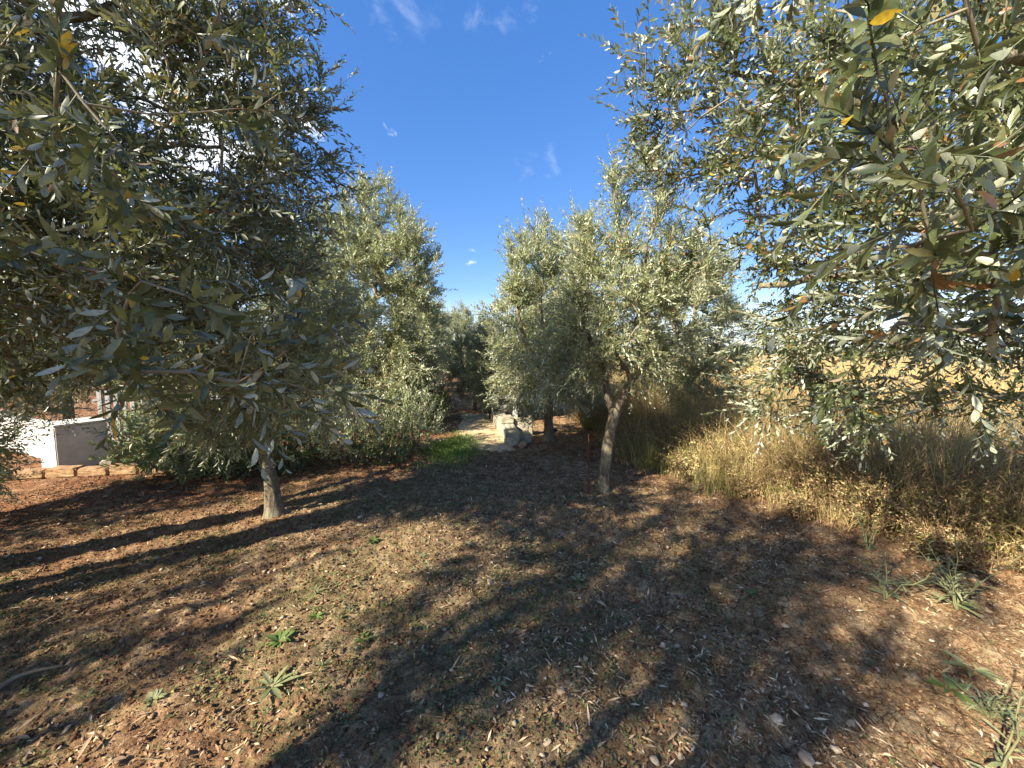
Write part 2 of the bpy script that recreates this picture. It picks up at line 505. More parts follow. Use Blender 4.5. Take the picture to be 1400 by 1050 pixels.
    p.inputs['Specular IOR Level'].default_value = 0.12
    b = bump(nt, n_mid, 0.9, 0.04)
    b = bump(nt, n_fine, 1.0, 0.016, b)
    b = bump(nt, n_grit, 0.7, 0.003, b)
    L(b, p.inputs['Normal'])
    L(p.outputs[0], out.inputs[0])
    return m


M['ground'] = ground_mat()


# ------------------------------------------------------------------ the ground
def graded(lo_fine, hi_fine, step, lo, hi, g):
    mid = list(np.arange(lo_fine, hi_fine + 1e-6, step))
    s, v, up = step, hi_fine, []
    while v < hi:
        s *= g; v += s; up.append(min(v, hi))
    s, v, dn = step, lo_fine, []
    while v > lo:
        s *= g; v -= s; dn.append(max(v, lo))
    return np.array(dn[::-1] + mid + up)


def green_zone(x, y):
    a = sstep(1.7, .5, np.hypot((x + 3.0) * .8, (y - 1.9) * 1.3)) * 1.0
    b = sstep(2.6, 1.0, np.hypot((x + 1.0) * .75, (y - 2.7) * 1.0)) * .95
    return np.clip(np.maximum(a, b), 0, 1) * sstep(.25, .55, fbm(x * 1.6 + 3, y * 1.6, 41, 3))


def pale_zone(x, y):
    a = sstep(.9, -.4, np.hypot((x - 1.9) * .8, (y - 1.1)) - .5)
    b = sstep(2.4, .4, np.hypot((x + .5) * .55, (y - 2.9))) * .65
    c = sstep(-3.2, 1.0, x) * .5
    return np.clip(a + b + c, 0, 1)


xs = graded(-3.6, 3.8, 0.017, -900, 900, 1.05)
ys = graded(0.5, 4.6, 0.017, -60, 1400, 1.045)
GX, GY = np.meshgrid(xs, ys)
GZ = gz(GX, GY)
# crumbly tilth close by: small sharp clods
near = sstep(9, 4, np.hypot(GX, GY))
cl = fbm(GX * 26, GY * 26, 55, 3, 0.6)
GZ = GZ + near * 0.026 * (np.abs(cl - 0.5) * 2 - 0.3)
nx_, ny_ = len(xs), len(ys)
idx = np.arange(nx_ * ny_).reshape(ny_, nx_)
quads = np.stack([idx[:-1, :-1], idx[:-1, 1:], idx[1:, 1:], idx[1:, :-1]], -1).reshape(-1, 4)
g_ob = mesh_np('ground', np.stack([GX, GY, GZ], -1).reshape(-1, 3), [quads], M['ground'], smooth=True)
ed = edge_dist(GX, GY)
zone = np.zeros((nx_ * ny_, 4), dtype=np.float32)
fld = sstep(0.0, 0.8, ed)
fld = np.maximum(fld, sstep(24, 34, GY))
zone[:, 0] = fld.ravel()
zone[:, 1] = pale_zone(GX, GY).ravel()
zone[:, 2] = green_zone(GX, GY).ravel()
zone[:, 3] = 1
at = g_ob.data.color_attributes.new('zone', 'FLOAT_COLOR', 'POINT')
at.data.foreach_set('color', zone.ravel())
tag(g_ob, kind='structure', label='red brown soil with paler trampled clay running to a golden field', cat='ground')


# ------------------------------------------------------------------ leaves and tubes in bulk
def leaf_verts(B, D, Nn, L, W, lod=1, curl=0.12, fold=0.25):
    """B base points, D directions, Nn upper-side normals, L lengths, W widths (all per leaf)"""
    n = len(B)
    D = nrm(D)
    Nn = nrm(Nn - (Nn * D).sum(1, keepdims=True) * D)
    S = np.cross(D, Nn)
    L = np.asarray(L)[:, None]; W = np.asarray(W)[:, None]
    c = (np.asarray(curl) * np.ones(n))[:, None]
    if lod == 2:
        st = [(0.24, 0.66), (0.55, 1.0), (0.82, 0.62)]
        vs = [B]
        for u, w in st:
            ctr = B + D * L * u - Nn * L * c * u * u
            e = W * 0.5 * w
            vs += [ctr - S * e + Nn * e * fold, ctr, ctr + S * e + Nn * e * fold]
        vs.append(B + D * L - Nn * L * c)
        V = np.stack(vs, 1)                       # n,11,3
        o = (np.arange(n) * 11)[:, None]
        tris = np.concatenate([o + np.array([[0, 2, 1]]), o + np.array([[0, 3, 2]]), o + np.array([[7, 8, 10]]), o + np.array([[8, 9, 10]])])
        q = []
        for k in (1, 4):
            q += [o + np.array([[k, k + 1, k + 4, k + 3]]), o + np.array([[k + 1, k + 2, k + 5, k + 4]])]
        return V.reshape(-1, 3), [tris, np.concatenate(q)]
    if lod == 1:
        ctr = B + D * L * 0.5 - Nn * L * c * 0.3
        e = W * 0.5
        V = np.stack([B, ctr - S * e + Nn * e * fold, ctr + S * e + Nn * e * fold, B + D * L - Nn * L * c], 1)
        o = (np.arange(n) * 4)[:, None]
        tris = np.concatenate([o + np.array([[0, 3, 1]]), o + np.array([[0, 2, 3]])])
        return V.reshape(-1, 3), [tris]


def rand_unit(rng, n):
    return nrm(rng.normal(size=(n, 3)))


def shoots(rng, base, direc, length, bend, K, leaf_len, leaf_w, lod, stem_r=0.0018, drop=0.12, curl=0.10, ang0=46, ball=0.0):
    """leafy shoots: returns (leaf V, polys), (stem V, polys)"""
    S = len(base)
    direc = nrm(direc)
    L = length[:, None]
    a = nrm(np.cross(direc, rand_unit(rng, S)))
    b = np.cross(direc, a)
    phi0 = rng.uniform(0, 6.28, S)
    Bs, Ds, Ns, Ls, Ws = [], [], [], [], []
    for j in range(K):
        s = 0.10 + 0.90 * (j + 0.5) / K
        pos = base + direc * L * s + bend * L * (s * s)
        tan = nrm(direc + 2 * bend * s)
        phi = phi0 + j * math.pi / 2 + rng.normal(0, .25, S)
        for sgn in (1, -1):
            keep = rng.random(S) > drop
            o = sgn * (np.cos(phi)[:, None] * a + np.sin(phi)[:, None] * b)
            o = nrm(o - (o * tan).sum(1, keepdims=True) * tan)
            ang = np.radians(rng.normal(ang0 - 14 * s, 12, S))[:, None]
            d = tan * np.cos(ang) + o * np.sin(ang) + rng.normal(0, .10, (S, 3))
            nn = tan * np.sin(ang) - o * np.cos(ang) + rng.normal(0, .28, (S, 3))
            sz = (0.75 + 0.5 * math.sin(math.pi * min(1, s * 1.05))) * (1 - 0.35 * (s > .93)) * rng.uniform(.78, 1.15, S)
            Bs.append(pos[keep]); Ds.append(d[keep]); Ns.append(nn[keep])
            Ls.append((leaf_len * sz)[keep]); Ws.append((leaf_w * (0.5 + 0.5 * sz) * rng.uniform(.85, 1.2, S))[keep])
    B = np.concatenate(Bs)
    V, P = leaf_verts(B, np.concatenate(Ds), np.concatenate(Ns), np.concatenate(Ls), np.concatenate(Ws), lod, rng.uniform(-.05, 2 * curl, len(B)))
    # stems
    m = 4
    rings = []
    for k in range(m):
        s = k / (m - 1)
        pos = base + direc * L * s + bend * L * (s * s)
        r = stem_r * (1 - 0.6 * s)
        for t in range(3):
            an = t * 2.094
            rings.append(pos + r * (math.cos(an) * a + math.sin(an) * b))
    SV = np.stack(rings, 1).reshape(-1, 3)
    o = (np.arange(S) * 3 * m)[:, None]
    q = []
    for k in range(m - 1):
        for t in range(3):
            t2 = (t + 1) % 3
            q.append(o + np.array([[3 * k + t, 3 * k + t2, 3 * k + 3 + t2, 3 * k + 3 + t]]))
    return (V, P), (SV, [np.concatenate(q)])


def join(parts):
    Vs, Ps, off = [], {}, 0
    for V, P in parts:
        Vs.append(V)
        for p in P:
            Ps.setdefault(p.shape[1], []).append(p + off)
        off += len(V)
    return np.concatenate(Vs), [np.concatenate(v) for v in Ps.values()]


def tube(points, radii, sides=6, wob=0.0, seed=0, cap=True, flare=None):
    """a smooth tapering tube along a polyline"""
    rs = np.random.default_rng(seed)
    P = np.asarray(points, float); r = np.asarray(radii, float)
    n = len(P)
    T = np.gradient(P, axis=0)
    T = nrm(T)
    ref = np.array([0.31, 0.95, 0.05]) if abs(T[0][2]) > .5 else np.array([0.1, 0.05, 1.0])
    A = np.zeros_like(P)
    a = ref - ref.dot(T[0]) * T[0]
    for i in range(n):
        a = a - a.dot(T[i]) * T[i]
        a = a / (np.linalg.norm(a) + 1e-9)
        A[i] = a
    Bn = np.cross(T, A)
    th = np.arange(sides) * 2 * math.pi / sides
    ph = rs.uniform(0, 6.28, 4)
    ww = np.ones((n, sides))
    if wob:
        s = np.linspace(0, 1, n)[:, None]
        ww = 1 + wob * (np.sin(2 * th[None] + ph[0] + 2.5 * s * 3) * .5 + np.sin(3 * th[None] + ph[1] - 5 * s) * .4 + np.sin(5 * th[None] + ph[2] + 11 * s) * .25) + rs.normal(0, wob * .22, (n, sides))
    V = P[:, None] + (r[:, None] * ww)[..., None] * (np.cos(th)[None, :, None] * A[:, None] + np.sin(th)[None, :, None] * Bn[:, None])
    V = V.reshape(-1, 3)
    q = []
    for i in range(n - 1):
        for t in range(sides):
            t2 = (t + 1) % sides
            q.append((i * sides + t, i * sides + t2, (i + 1) * sides + t2, (i + 1) * sides + t))
    polys = [np.array(q)]
    if cap:
        V = np.concatenate([V, P[-1:] + T[-1:] * r[-1] * .5])
        k = len(V) - 1
        polys.append(np.array([((n - 1) * sides + t, (n - 1) * sides + (t + 1) % sides, k) for t in range(sides)]))
    return V, polys


def smooth_path(pts, step=0.07, jit=0.0, rng=None):
    """Catmull-Rom through control points (x, y, z, r)"""
    P = np.array(pts, float)
    if len(P) == 2:
        P = np.stack([P[0], (P[0] + P[1]) / 2, P[1]])
    Q = np.concatenate([[2 * P[0] - P[1]], P, [2 * P[-1] - P[-2]]])
    out = []
    for i in range(1, len(Q) - 2):
        d = np.linalg.norm(Q[i + 1][:3] - Q[i][:3])
        m = max(2, int(d / step))
        for k in range(m):
            t = k / m
            out.append(0.5 * ((2 * Q[i]) + (-Q[i - 1] + Q[i + 1]) * t + (2 * Q[i - 1] - 5 * Q[i] + 4 * Q[i + 1] - Q[i + 2]) * t * t + (-Q[i - 1] + 3 * Q[i] - 3 * Q[i + 1] + Q[i + 2]) * t ** 3))
    out.append(P[-1])
    out = np.array(out)
    if jit and rng is not None:
        out[1:-1, :3] += rng.normal(0, jit, (len(out) - 2, 3))
    return out


# ------------------------------------------------------------------ olive trees
def olive(seed, trunk, limbs, lobes, near_pts=(), clump=1.0, n_shoot=5, K=11, leaf_len=.052, leaf_w=.0125, lod=1, mat='olive',
          up=0.35, shoot_len=(.16, .34), near_shoots=4, near_len=(.18, .32), leaf_near=.058, bare=0.06, drop=0.12, shell=0.55):
    """Every coordinate is relative to the foot of the trunk.
    trunk: [(x,y,z,r)...]; limbs: list of such paths starting on the trunk; lobes: [(centre, radii, n_points)]"""
    rng = np.random.default_rng(seed)
    root = empty('olive_tree', (0, 0, 0))
    tp = smooth_path(trunk, 0.05)
    # foot flare
    z0 = tp[0, 2]
    rad = tp[:, 3] * (1 + 0.7 * np.exp(-(tp[:, 2] - z0) / 0.07))
    V, P = tube(tp[:, :3], rad, 18, 0.15, seed)
    mesh_np('trunk', V, P, M['bark'], root, True)
    nodes = [p[:3] for p in tp]
    parent = list(range(-1, len(tp) - 1))
    fixed = [True] * len(tp)
    weight = [0.0] * len(tp)
    ok = [False] * len(tp)
    for li, lb in enumerate(limbs):
        lp = smooth_path(lb, 0.07, 0.006, rng)
        V, P = tube(lp[:, :3], lp[:, 3], 10, 0.09, seed + li + 1)
        mesh_np('limb', V, P, M['bark'], root, True)
        d = [np.linalg.norm(np.array(nd) - lp[0, :3]) for nd in nodes]
        pr = int(np.argmin(d))
        for k, q in enumerate(lp):
            nodes.append(q[:3]); parent.append(pr if k == 0 else len(nodes) - 2); fixed.append(True)
            ok.append(k > 3)
    # targets
    pts = []
    for (c, rr, n) in lobes:
        n = max(6, int(n * clump))
        u = rand_unit(rng, n)
        rad_ = rng.random(n) ** (1 / 3)
        rad_ = rad_ * (1 - shell) + shell * rng.uniform(.72, 1.0, n) * (0.35 + .65 * rad_)
        rad_ *= rng.uniform(.9, 1.12, n)
        pts.append(np.array(c) + u * rad_[:, None] * np.array(rr))
    pts = np.concatenate(pts)
    npt = np.array(near_pts, float).reshape(-1, 3)
    pts = pts[pts[:, 2] > 0.12]
    allp = np.concatenate([pts, npt])
    is_near = np.array([False] * len(pts) + [True] * len(npt))
    top = np.array(tp[-1, :3])
    order = np.argsort(np.linalg.norm(allp - top, axis=1))
    cap = len(nodes) + len(allp) * 14 + 50
    NA = np.zeros((cap, 3)); plen = np.zeros(cap); okA = np.zeros(cap, bool)
    NA[:len(nodes)] = nodes
    okA[:len(nodes)] = ok
    if not okA.any(): okA[:len(nodes)] = True
    for i in range(len(nodes)):
        if parent[i] >= 0: plen[i] = plen[parent[i]] + np.linalg.norm(NA[i] - NA[parent[i]])
    cnt = len(nodes)
    n_fixed = cnt
    chains = []
    tips = []
    for oi in order:
        p = allp[oi]
        d = np.linalg.norm(NA[:cnt] - p, axis=1)
        cost = d + 0.22 * plen[:cnt] + np.where(okA[:cnt], 0, 9)
        j = int(np.argmin(cost))
        m = max(2, int(d[j] / 0.11))
        a = NA[j]
        mid = (a + p) / 2 + rng.normal(0, .10 * d[j], 3) + np.array([0, 0, 0.10 * d[j]])
        ids = [j]
        for k in range(1, m + 1):
            t = k / m
            q = (1 - t) ** 2 * a + 2 * t * (1 - t) * mid + t * t * p
            if k < m: q = q + rng.normal(0, .006, 3)
            if cnt >= cap: break
            NA[cnt] = q; parent.append(ids[-1]); plen[cnt] = plen[ids[-1]] + d[j] / m; okA[cnt] = True
            ids.append(cnt); cnt += 1
        chains.append(ids)
        tips.append((ids[-1], oi))
    # pipe model
    load = np.zeros(cnt)
    for t, _ in tips: load[t] += 1
    for i in range(cnt - 1, -1, -1):
        if parent[i] >= 0: load[parent[i]] += load[i]
    rr = 0.0026 * np.maximum(load, 1) ** 0.47
    tw = []
    for ci, ids in enumerate(chains):
        pr = rr[ids].copy()
        pr[0] = min(pr[1] * 1.25, pr[0])
        sides = 7 if pr[0] > .008 else (5 if pr[0] > .005 else 4)
        tw.append(tube(NA[ids], np.maximum(pr, .0018), sides, 0, ci, False))
    # shoots
    base, dr, ln, nearf = [], [], [], []
    ctr = pts.mean(0) if len(pts) else top
    for t, oi in tips:
        p = NA[t]; q = NA[parent[t]]
        ax = p - q; ax = ax / (np.linalg.norm(ax) + 1e-9)
        outw = p - ctr; outw = outw / (np.linalg.norm(outw) + 1e-9)
        nf = is_near[oi]
        if rng.random() < bare and not nf: continue
        for s in range(near_shoots if nf else n_shoot):
            if s == 0:
                st = p; d = ax + .3 * rng.normal(size=3)
            else:
                kk = t
                for _ in range(rng.integers(0, 3)):
                    if parent[kk] >= n_fixed: kk = parent[kk]
                st = NA[kk] + (NA[parent[kk]] - NA[kk]) * rng.random()
                d = ax * .5 + .45 * outw + .75 * rng.normal(size=3)
            d[2] += up * (1.0 if p[2] > ctr[2] - .3 else 0.1)
            base.append(st); dr.append(d)
            lo, hi = near_len if nf else shoot_len
            ln.append(rng.uniform(lo, hi) * (1.25 if (p[2] > ctr[2] + .5 and s == 0) else 1)); nearf.append(nf)
    base = np.array(base); dr = np.array(dr); ln = np.array(ln); nearf = np.array(nearf)
    bend = rng.normal(0, .12, base.shape); bend[:, 2] -= rng.uniform(0, .30, len(base)) * (base[:, 2] < ctr[2] + .4)
    leafs, stems = [], []
    for fl in (False, True):
        sel = nearf == fl
        if not sel.any(): continue
        (lv, sv) = shoots(rng, base[sel], dr[sel], ln[sel], bend[sel], K if not fl else 10, leaf_near if fl else leaf_len,
                          leaf_w * (1.18 if fl else 1), lod if not fl else 2, drop=drop, stem_r=.0023 if fl else .0016, curl=.20 if fl else .12)
        leafs.append(lv); stems.append(sv)
    V, P = join(tw)
    mesh_np('branches', V, P, M['twig'], root, True)
    V, P = join(leafs + stems)
    cr = mesh_np('crown', V, P, M[mat], root)
    return root


def place(root, x, y, label, rz=0, s=1.0, group='olive trees of the grove'):
    root.location = (x, y, gz1(x, y) - 0.01)
    root.rotation_euler = (0, 0, rz)
    root.scale = s if isinstance(s, tuple) else (s, s, s)
    tag(root, label, 'olive tree', group)
    return root


def rel(p, o):
    return [p[0] - o[0], p[1] - o[1], p[2]]


# --- the slim tree right of the middle, forked at hip height
o = (1.0, 4.12)
t1 = olive(11,
    [(0, 0, -.05, .062), (.02, .01, .25, .055), (.045, .02, .5, .052), (.10, .02, .78, .058), (.12, .02, .86, .055)],
    [[(.10, .02, .80, .045), (.04, .04, .98, .036), (.02, .06, 1.2, .033), (-.12, .02, 1.5, .026), (-.25, 0, 1.8, .02)],
     [(.10, .02, .80, .048), (.20, .03, 1.0, .040), (.31, .05, 1.2, .036), (.40, .05, 1.5, .030), (.42, .05, 2.0, .024), (.40, .08, 2.5, .014)],
     [(.28, .04, 1.15, .026), (.22, .0, 1.25, .022), (.12, -.05, 1.36, .02), (-.02, -.15, 1.55, .014)],
     [(.31, .05, 1.2, .028), (.50, .0, 1.36, .024), (.75, .05, 1.65, .018)]],
    [((.15, .1, 1.85), (.80, .75, .62), 150), ((.36, .1, 2.65), (.42, .42, .86), 95), ((-.25, 0, 2.25), (.36, .4, .68), 60),
     ((.78, .15, 2.0), (.45, .5, .62), 60), ((-.5, -.1, 1.45), (.32, .35, .5), 32), ((.1, .1, 1.5), (.7, .6, .42), 50), ((.72, .15, 2.35), (.25, .3, .5), 25)],
    n_shoot=8, K=10, leaf_len=.046, leaf_w=.0125, up=.75, shell=.45, clump=.68)
place(t1, *o, 'slim olive tree with a forked pale trunk and silvery crown beside the rusty stake', 0, 1.06)

# --- the left tree whose bare trunk stands in the lit strip
o = (-2.2, 3.42)
t2 = olive(12,
    [(0.02, 0, -.05, .066), (0, .0, .3, .057), (-.035, .01, .6, .052), (-.06, .02, .82, .055)],
    [[(-.06, .02, .78, .042), (.10, -.10, 1.0, .032), (.3, -.2, 1.4, .026), (.5, -.3, 1.8, .018)],
     [(-.06, .02, .78, .044), (-.2, .1, 1.1, .036), (-.35, .2, 1.6, .028), (-.4, .2, 2.2, .018)],
     [(-.05, .02, .76, .036), (-.3, -.1, .92, .028), (-.65, -.25, 1.1, .02)]],
    [((.0, 0, 1.75), (.95, .85, .78), 170), ((-.35, -.1, 1.15), (.7, .6, .42), 90), ((.45, -.3, 1.25), (.5, .45, .48), 60), ((-.1, .1, 2.4), (.6, .6, .5), 50)],
    n_shoot=6, K=10, leaf_len=.050, leaf_w=.0125, lod=1, up=.3)
place(t2, *o, 'olive tree on the left with a bare straight trunk lit by the sun')

# --- the dark tree that overhangs the upper left
o = (-4.0, 2.3)
npx = [(a*1.12, b*1.12, 1.5+(c-1.5)*1.12) for a,b,c in [(-.6, .72, 1.60), (-.50, .86, 1.50), (-.80, .82, 1.62), (-.68, .95, 1.42), (-.88, .86, 1.86), (-.92, .95, 1.98),
       (-1.05, .95, 2.15), (-.75, 1.1, 2.15), (-.9, .9, 1.45), (-1.25, 1.05, 1.75), (-.62, 1.05, 1.62), (-1.1, 1.1, 1.42), (-1.3, 1.0, 2.4), (-.95, 1.25, 2.45), (-.55, 1.2, 1.35)]]
t3 = olive(13,
    [(0, 0, -.05, .10), (.02, .0, .4, .085), (.05, .02, .8, .078), (.06, .03, 1.15, .08)],
    [[(.06, .03, 1.1, .06), (.30, .20, 1.45, .05), (.56, .32, 1.80, .044), (.85, .30, 1.76, .040), (1.25, .22, 1.70, .034), (1.7, .0, 1.78, .026), (2.1, -.3, 1.85, .02)],
     [(.06, .03, 1.1, .06), (.2, -.1, 1.7, .05), (.6, -.2, 2.4, .042), (1.2, -.2, 3.0, .03), (1.8, 0, 3.4, .02)],
     [(.2, -.1, 1.7, .045), (.7, -.5, 2.1, .036), (1.4, -.9, 2.4, .028), (2.2, -1.1, 2.5, .018)],
     [(.06, .03, 1.1, .055), (-.1, .3, 1.8, .045), (.1, .7, 2.6, .034), (.4, .9, 3.2, .02)]],
    [((1.6, .15, 2.95), (1.35, 1.15, 1.05), 330), ((2.15, .35, 2.7), (.75, .7, .85), 120), ((1.6, -.5, 2.2), (.9, .7, .6), 130),
     ((2.1, -.7, 2.0), (.7, .5, .5), 85), ((.5, .1, 2.9), (1.2, 1.2, 1.0), 90), ((1.3, .1, 1.7), (.85, .6, .42), 95), ((2.35, -.1, 3.5), (.5, .5, .5), 50)],
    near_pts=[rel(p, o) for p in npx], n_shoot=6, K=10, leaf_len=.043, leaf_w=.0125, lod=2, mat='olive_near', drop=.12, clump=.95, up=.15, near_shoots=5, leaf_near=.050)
place(t3, *o, 'dark shaded olive tree overhanging the upper left with a heavy bent limb')

# --- the tree on the right whose boughs hang in from the upper right
o = (3.45, 2.1)
npx = [(a*1.12, b*1.12, 1.5+(c-1.5)*1.12) for a,b,c in [(.62, .56, 1.74), (.72, .62, 1.70), (.58, .66, 1.98), (.80, .60, 2.02), (.66, .70, 1.86), (.95, .78, 1.70), (.72, .84, 1.72),
       (.62, 1.15, 2.50), (.72, 1.2, 2.70), (.85, .75, 2.2), (.95, .9, 2.35), (.9, .7, 1.9), (1.05, .85, 1.55), (.75, .95, 2.1), (1.0, 1.1, 1.5), (.7, .5, 1.95)]]
t4 = olive(14,
    [(0, 0, -.05, .10), (-.03, .0, .4, .086), (-.02, .02, .8, .08), (-.06, .03, 1.2, .08)],
    [[(-.06, .03, 1.15, .05), (-.45, -.1, 1.55, .042), (-.9, -.15, 1.85, .034), (-1.4, .1, 1.95, .026), (-1.9, .35, 1.92, .016)],
     [(-.06, .03, 1.15, .055), (-.3, .1, 1.8, .046), (-.8, .2, 2.5, .036), (-1.5, .3, 3.0, .024), (-2.1, .4, 3.2, .014)],
     [(-.3, .1, 1.8, .04), (-.8, -.4, 2.2, .03), (-1.5, -.8, 2.4, .022), (-2.2, -1.0, 2.3, .014)],
     [(-.06, .03, 1.15, .05), (.1, -.3, 1.9, .04), (-.1, -.6, 2.7, .028), (-.3, -.6, 3.3, .018)]],
    [((-1.3, .2, 2.85), (1.15, .95, .95), 260), ((-2.2, .5, 3.15), (.55, .5, .65), 75), ((-1.15, .25, 1.5), (.85, .7, .50), 90), ((-1.5, .6, 1.25), (.5, .4, .3), 22),
     ((-1.7, -.7, 2.2), (.7, .6, .6), 90), ((-.3, 0, 2.6), (1.0, 1.0, 1.0), 90), ((-1.6, .4, 1.9), (.55, .5, .4), 30)],
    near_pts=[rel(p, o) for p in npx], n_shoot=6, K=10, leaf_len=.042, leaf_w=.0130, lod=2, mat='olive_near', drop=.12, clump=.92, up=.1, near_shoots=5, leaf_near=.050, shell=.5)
place(t4, *o, 'olive tree whose sunlit leafy boughs hang into the upper right')

# --- the big dense tree behind, left of the path
o = (-2.95, 7.4)
t5 = olive(15,
    [(0, 0, -.05, .10), (.02, .0, .4, .085), (.0, .02, .8, .08), (.0, .03, 1.0, .08)],
    [[(0, .03, .95, .06), (-.35, 0, 1.5, .045), (-.6, 0, 2.2, .03)], [(0, .03, .95, .06), (.2, 0, 1.6, .045), (.35, 0, 2.6, .03), (.4, 0, 3.3, .015)],
     [(0, .03, .95, .05), (.5, -.1, 1.3, .036), (.9, -.1, 1.9, .02)], [(0, .03, .95, .05), (-.5, -.4, 1.2, .036), (-.9, -.5, 1.7, .02)]],
    [((-.1, 0, 1.9), (1.35, 1.2, 1.2), 300), ((.30, 0, 3.35), (.48, .5, .75), 70), ((-.35, 0, 2.9), (.75, .6, .7), 80), ((.85, -.1, 2.5), (.62, .6, .65), 80),
     ((.6, -.4, 1.0), (.85, .8, .6), 110), ((-.6, -.5, .95), (.8, .7, .55), 80), ((.98, -.1, 1.6), (.45, .6, .7), 60), ((1.0, -.2, 2.9), (.35, .4, .4), 30), ((-.9, 0, 2.6), (.5, .5, .6), 50)],
    n_shoot=10, K=9, leaf_len=.055, leaf_w=.0150, up=.75, clump=.86)
place(t5, *o, 'tall dense olive tree with a pointed top left of the path', 0, 1.18)

# --- a looser rounded tree used along the rows
proto = olive(16,
    [(0, 0, -.05, .08), (.02, .0, .4, .065), (.0, .02, .8, .06), (.0, .03, .95, .06)],
    [[(0, .03, .9, .05), (-.3, .1, 1.4, .035), (-.5, .1, 2.0, .02)], [(0, .03, .9, .05), (.2, -.1, 1.5, .035), (.3, -.1, 2.4, .02)],
     [(0, .03, .9, .04), (.1, .4, 1.4, .03), (.1, .6, 1.9, .02)]],
    [((0, 0, 1.75), (1.05, 1.05, .85), 210), ((-.45, .1, 2.5), (.4, .4, .55), 50), ((.3, -.1, 2.6), (.45, .45, .65), 60), ((.1, .5, 2.3), (.4, .4, .5), 40), ((0, 0, 1.15), (.98, .98, .48), 100), ((0, 0, .72), (.85, .85, .36), 70)],
    n_shoot=10, K=9, leaf_len=.052, leaf_w=.0140, up=.8, clump=.72)
place(proto, .62, 6.3, 'olive tree with twin upright tufts just behind the slim forked tree', 2.4, 1.14)
rows = [(.75, 8.6, 'olive tree hanging behind the concrete bench and low wall', 1.0, .92),
        (-.45, 8.4, 'small rounded olive tree leaning over the far end of the path', 3.5, .66),
        (2.9, 6.4, 'olive tree at the field edge behind the hanging right boughs', 5.0, 1.02),
        (1.5, 9.6, 'olive tree deep in the right row above the dry grass', 2.0, .98),
        (-2.5, 10.6, 'olive tree behind the tall dense tree left of the path', 4.0, .95),
        (-5.6, 6.9, 'sunlit olive tree behind the white wall on the left', .6, 1.12),
        (-8.6, 7.4, 'pale olive tree at the far left edge beyond the white wall', 2.9, 1.2),
        (-4.3, 9.8, 'olive tree standing far back on the left behind the dense tree', 1.9, 1.2),
        (-.95, 9.7, 'bushy olive tree growing where the path ends', 0.3, .72),
        (-1.9, 14.5, 'distant olive tree closing the end of the path', 2.2, 1.0),
        (.9, 13.5, 'distant olive tree at the back of the right row', 3.2, 1.0),
        (-.7, 18.0, 'farthest olive tree seen in the gap at the end of the path', 1.2, 1.0),
        (-3.9, 16.0, 'far olive tree behind the left row at the end of the path', 4.2, 1.2),
        (-5.9, 11.5, 'far olive tree beyond the slatted fence on the left', 5.2, 1.3)]
for (x, y, lab, rz, s) in rows:
    place(copy_tree(proto), x, y, lab, rz, s)
# trees out of the frame, to the left of and behind the viewpoint: the grove goes on and shades the soil
shade_proto = olive(21,
    [(0, 0, -.05, .08), (.02, .0, .4, .07), (.0, .02, .9, .06)],
    [[(0, .02, .85, .05), (-.3, .1, 1.5, .04), (-.6, .2, 2.4, .025)], [(0, .02, .85, .05), (.3, -.1, 1.6, .04), (.6, -.2, 2.6, .025)],
     [(0, .02, .85, .045), (.1, .4, 1.6, .035), (.0, .6, 2.6, .02)], [(0, .02, .85, .045), (-.1, -.4, 1.5, .035), (.1, -.6, 2.2, .02)]],
    [((0, 0, 2.3), (1.05, 1.05, 1.2), 230), ((.3, 0, 3.4), (.7, .7, .7), 80), ((-.5, .2, 1.5), (.5, .5, .4), 30)],
    n_shoot=8, K=9, leaf_len=.054, leaf_w=.014, up=.4, shell=.0, clump=.50)
shade = [(-3.2, -1.5, 1.0, (.84, .84, 1.12)), (-6.2, 1.7, 2.7, (.82, .82, 1.0)), (-9.4, 6.2, .4, 1.25), (-6.3, -.9, 5.4, (.42, .42, 1.0)), (-4.4, -.35, 3.4, (.66, .66, .62))]
for i, (x, y, rz, s) in enumerate(shade):
    place(shade_proto if i == 0 else copy_tree(shade_proto), x, y, 'olive tree of the grove outside the picture, shading the soil', rz, s, 'olive trees outside the picture')

tall = olive(23,  # unseen high-crowned tree, added to keep the sun off the left canopy
    [(0, 0, -.05, .13), (.05, .0, 1.2, .11), (.0, .02, 2.4, .10), (.03, .0, 3.6, .09)],
    [[(.03, 0, 3.5, .06), (-.3, .1, 4.3, .04), (-.6, .2, 5.2, .025)], [(.03, 0, 3.5, .06), (.3, -.1, 4.4, .04), (.6, -.2, 5.4, .025)],
     [(.03, 0, 3.5, .05), (.1, .4, 4.4, .035), (.0, .6, 5.4, .02)], [(.03, 0, 3.5, .05), (-.1, -.4, 4.3, .035), (.1, -.6, 5.2, .02)]],
    [((0, 0, 5.2), (1.1, 1.1, 1.35), 270), ((.3, .2, 4.3), (.8, .8, .5), 45)],
    n_shoot=9, K=9, leaf_len=.054, leaf_w=.014, up=.3, shell=.0, clump=.58)
place(tall, -5.5, .15, 'unseen tall olive tree added to shade the left canopy', 0, 1.0, 'olive trees outside the picture')

place(copy_tree(tall), -4.75, -1.95, 'unseen tall olive tree added to shade the left canopy', 1.7, (.95, .95, .92), 'olive trees outside the picture')
place(copy_tree(tall), -3.0, -1.8, 'unseen tall olive tree added to shade the left canopy', 3.1, (.55, .55, .76), 'olive trees outside the picture')  # added out of view, scaled so its shade lands on the right foreground

for (x, y, rz, s) in [(-6.0, -.15, 4.0, (.9, .9, 1.0)), (-5.2, 1.15, .8, (.8, .8, .97)), (-5.3, .6, 2.0, (.75, .75, 1.02))]:
    place(copy_tree(tall), x, y, 'unseen tall olive tree added to shade the left canopy', rz, s, 'olive trees outside the picture')

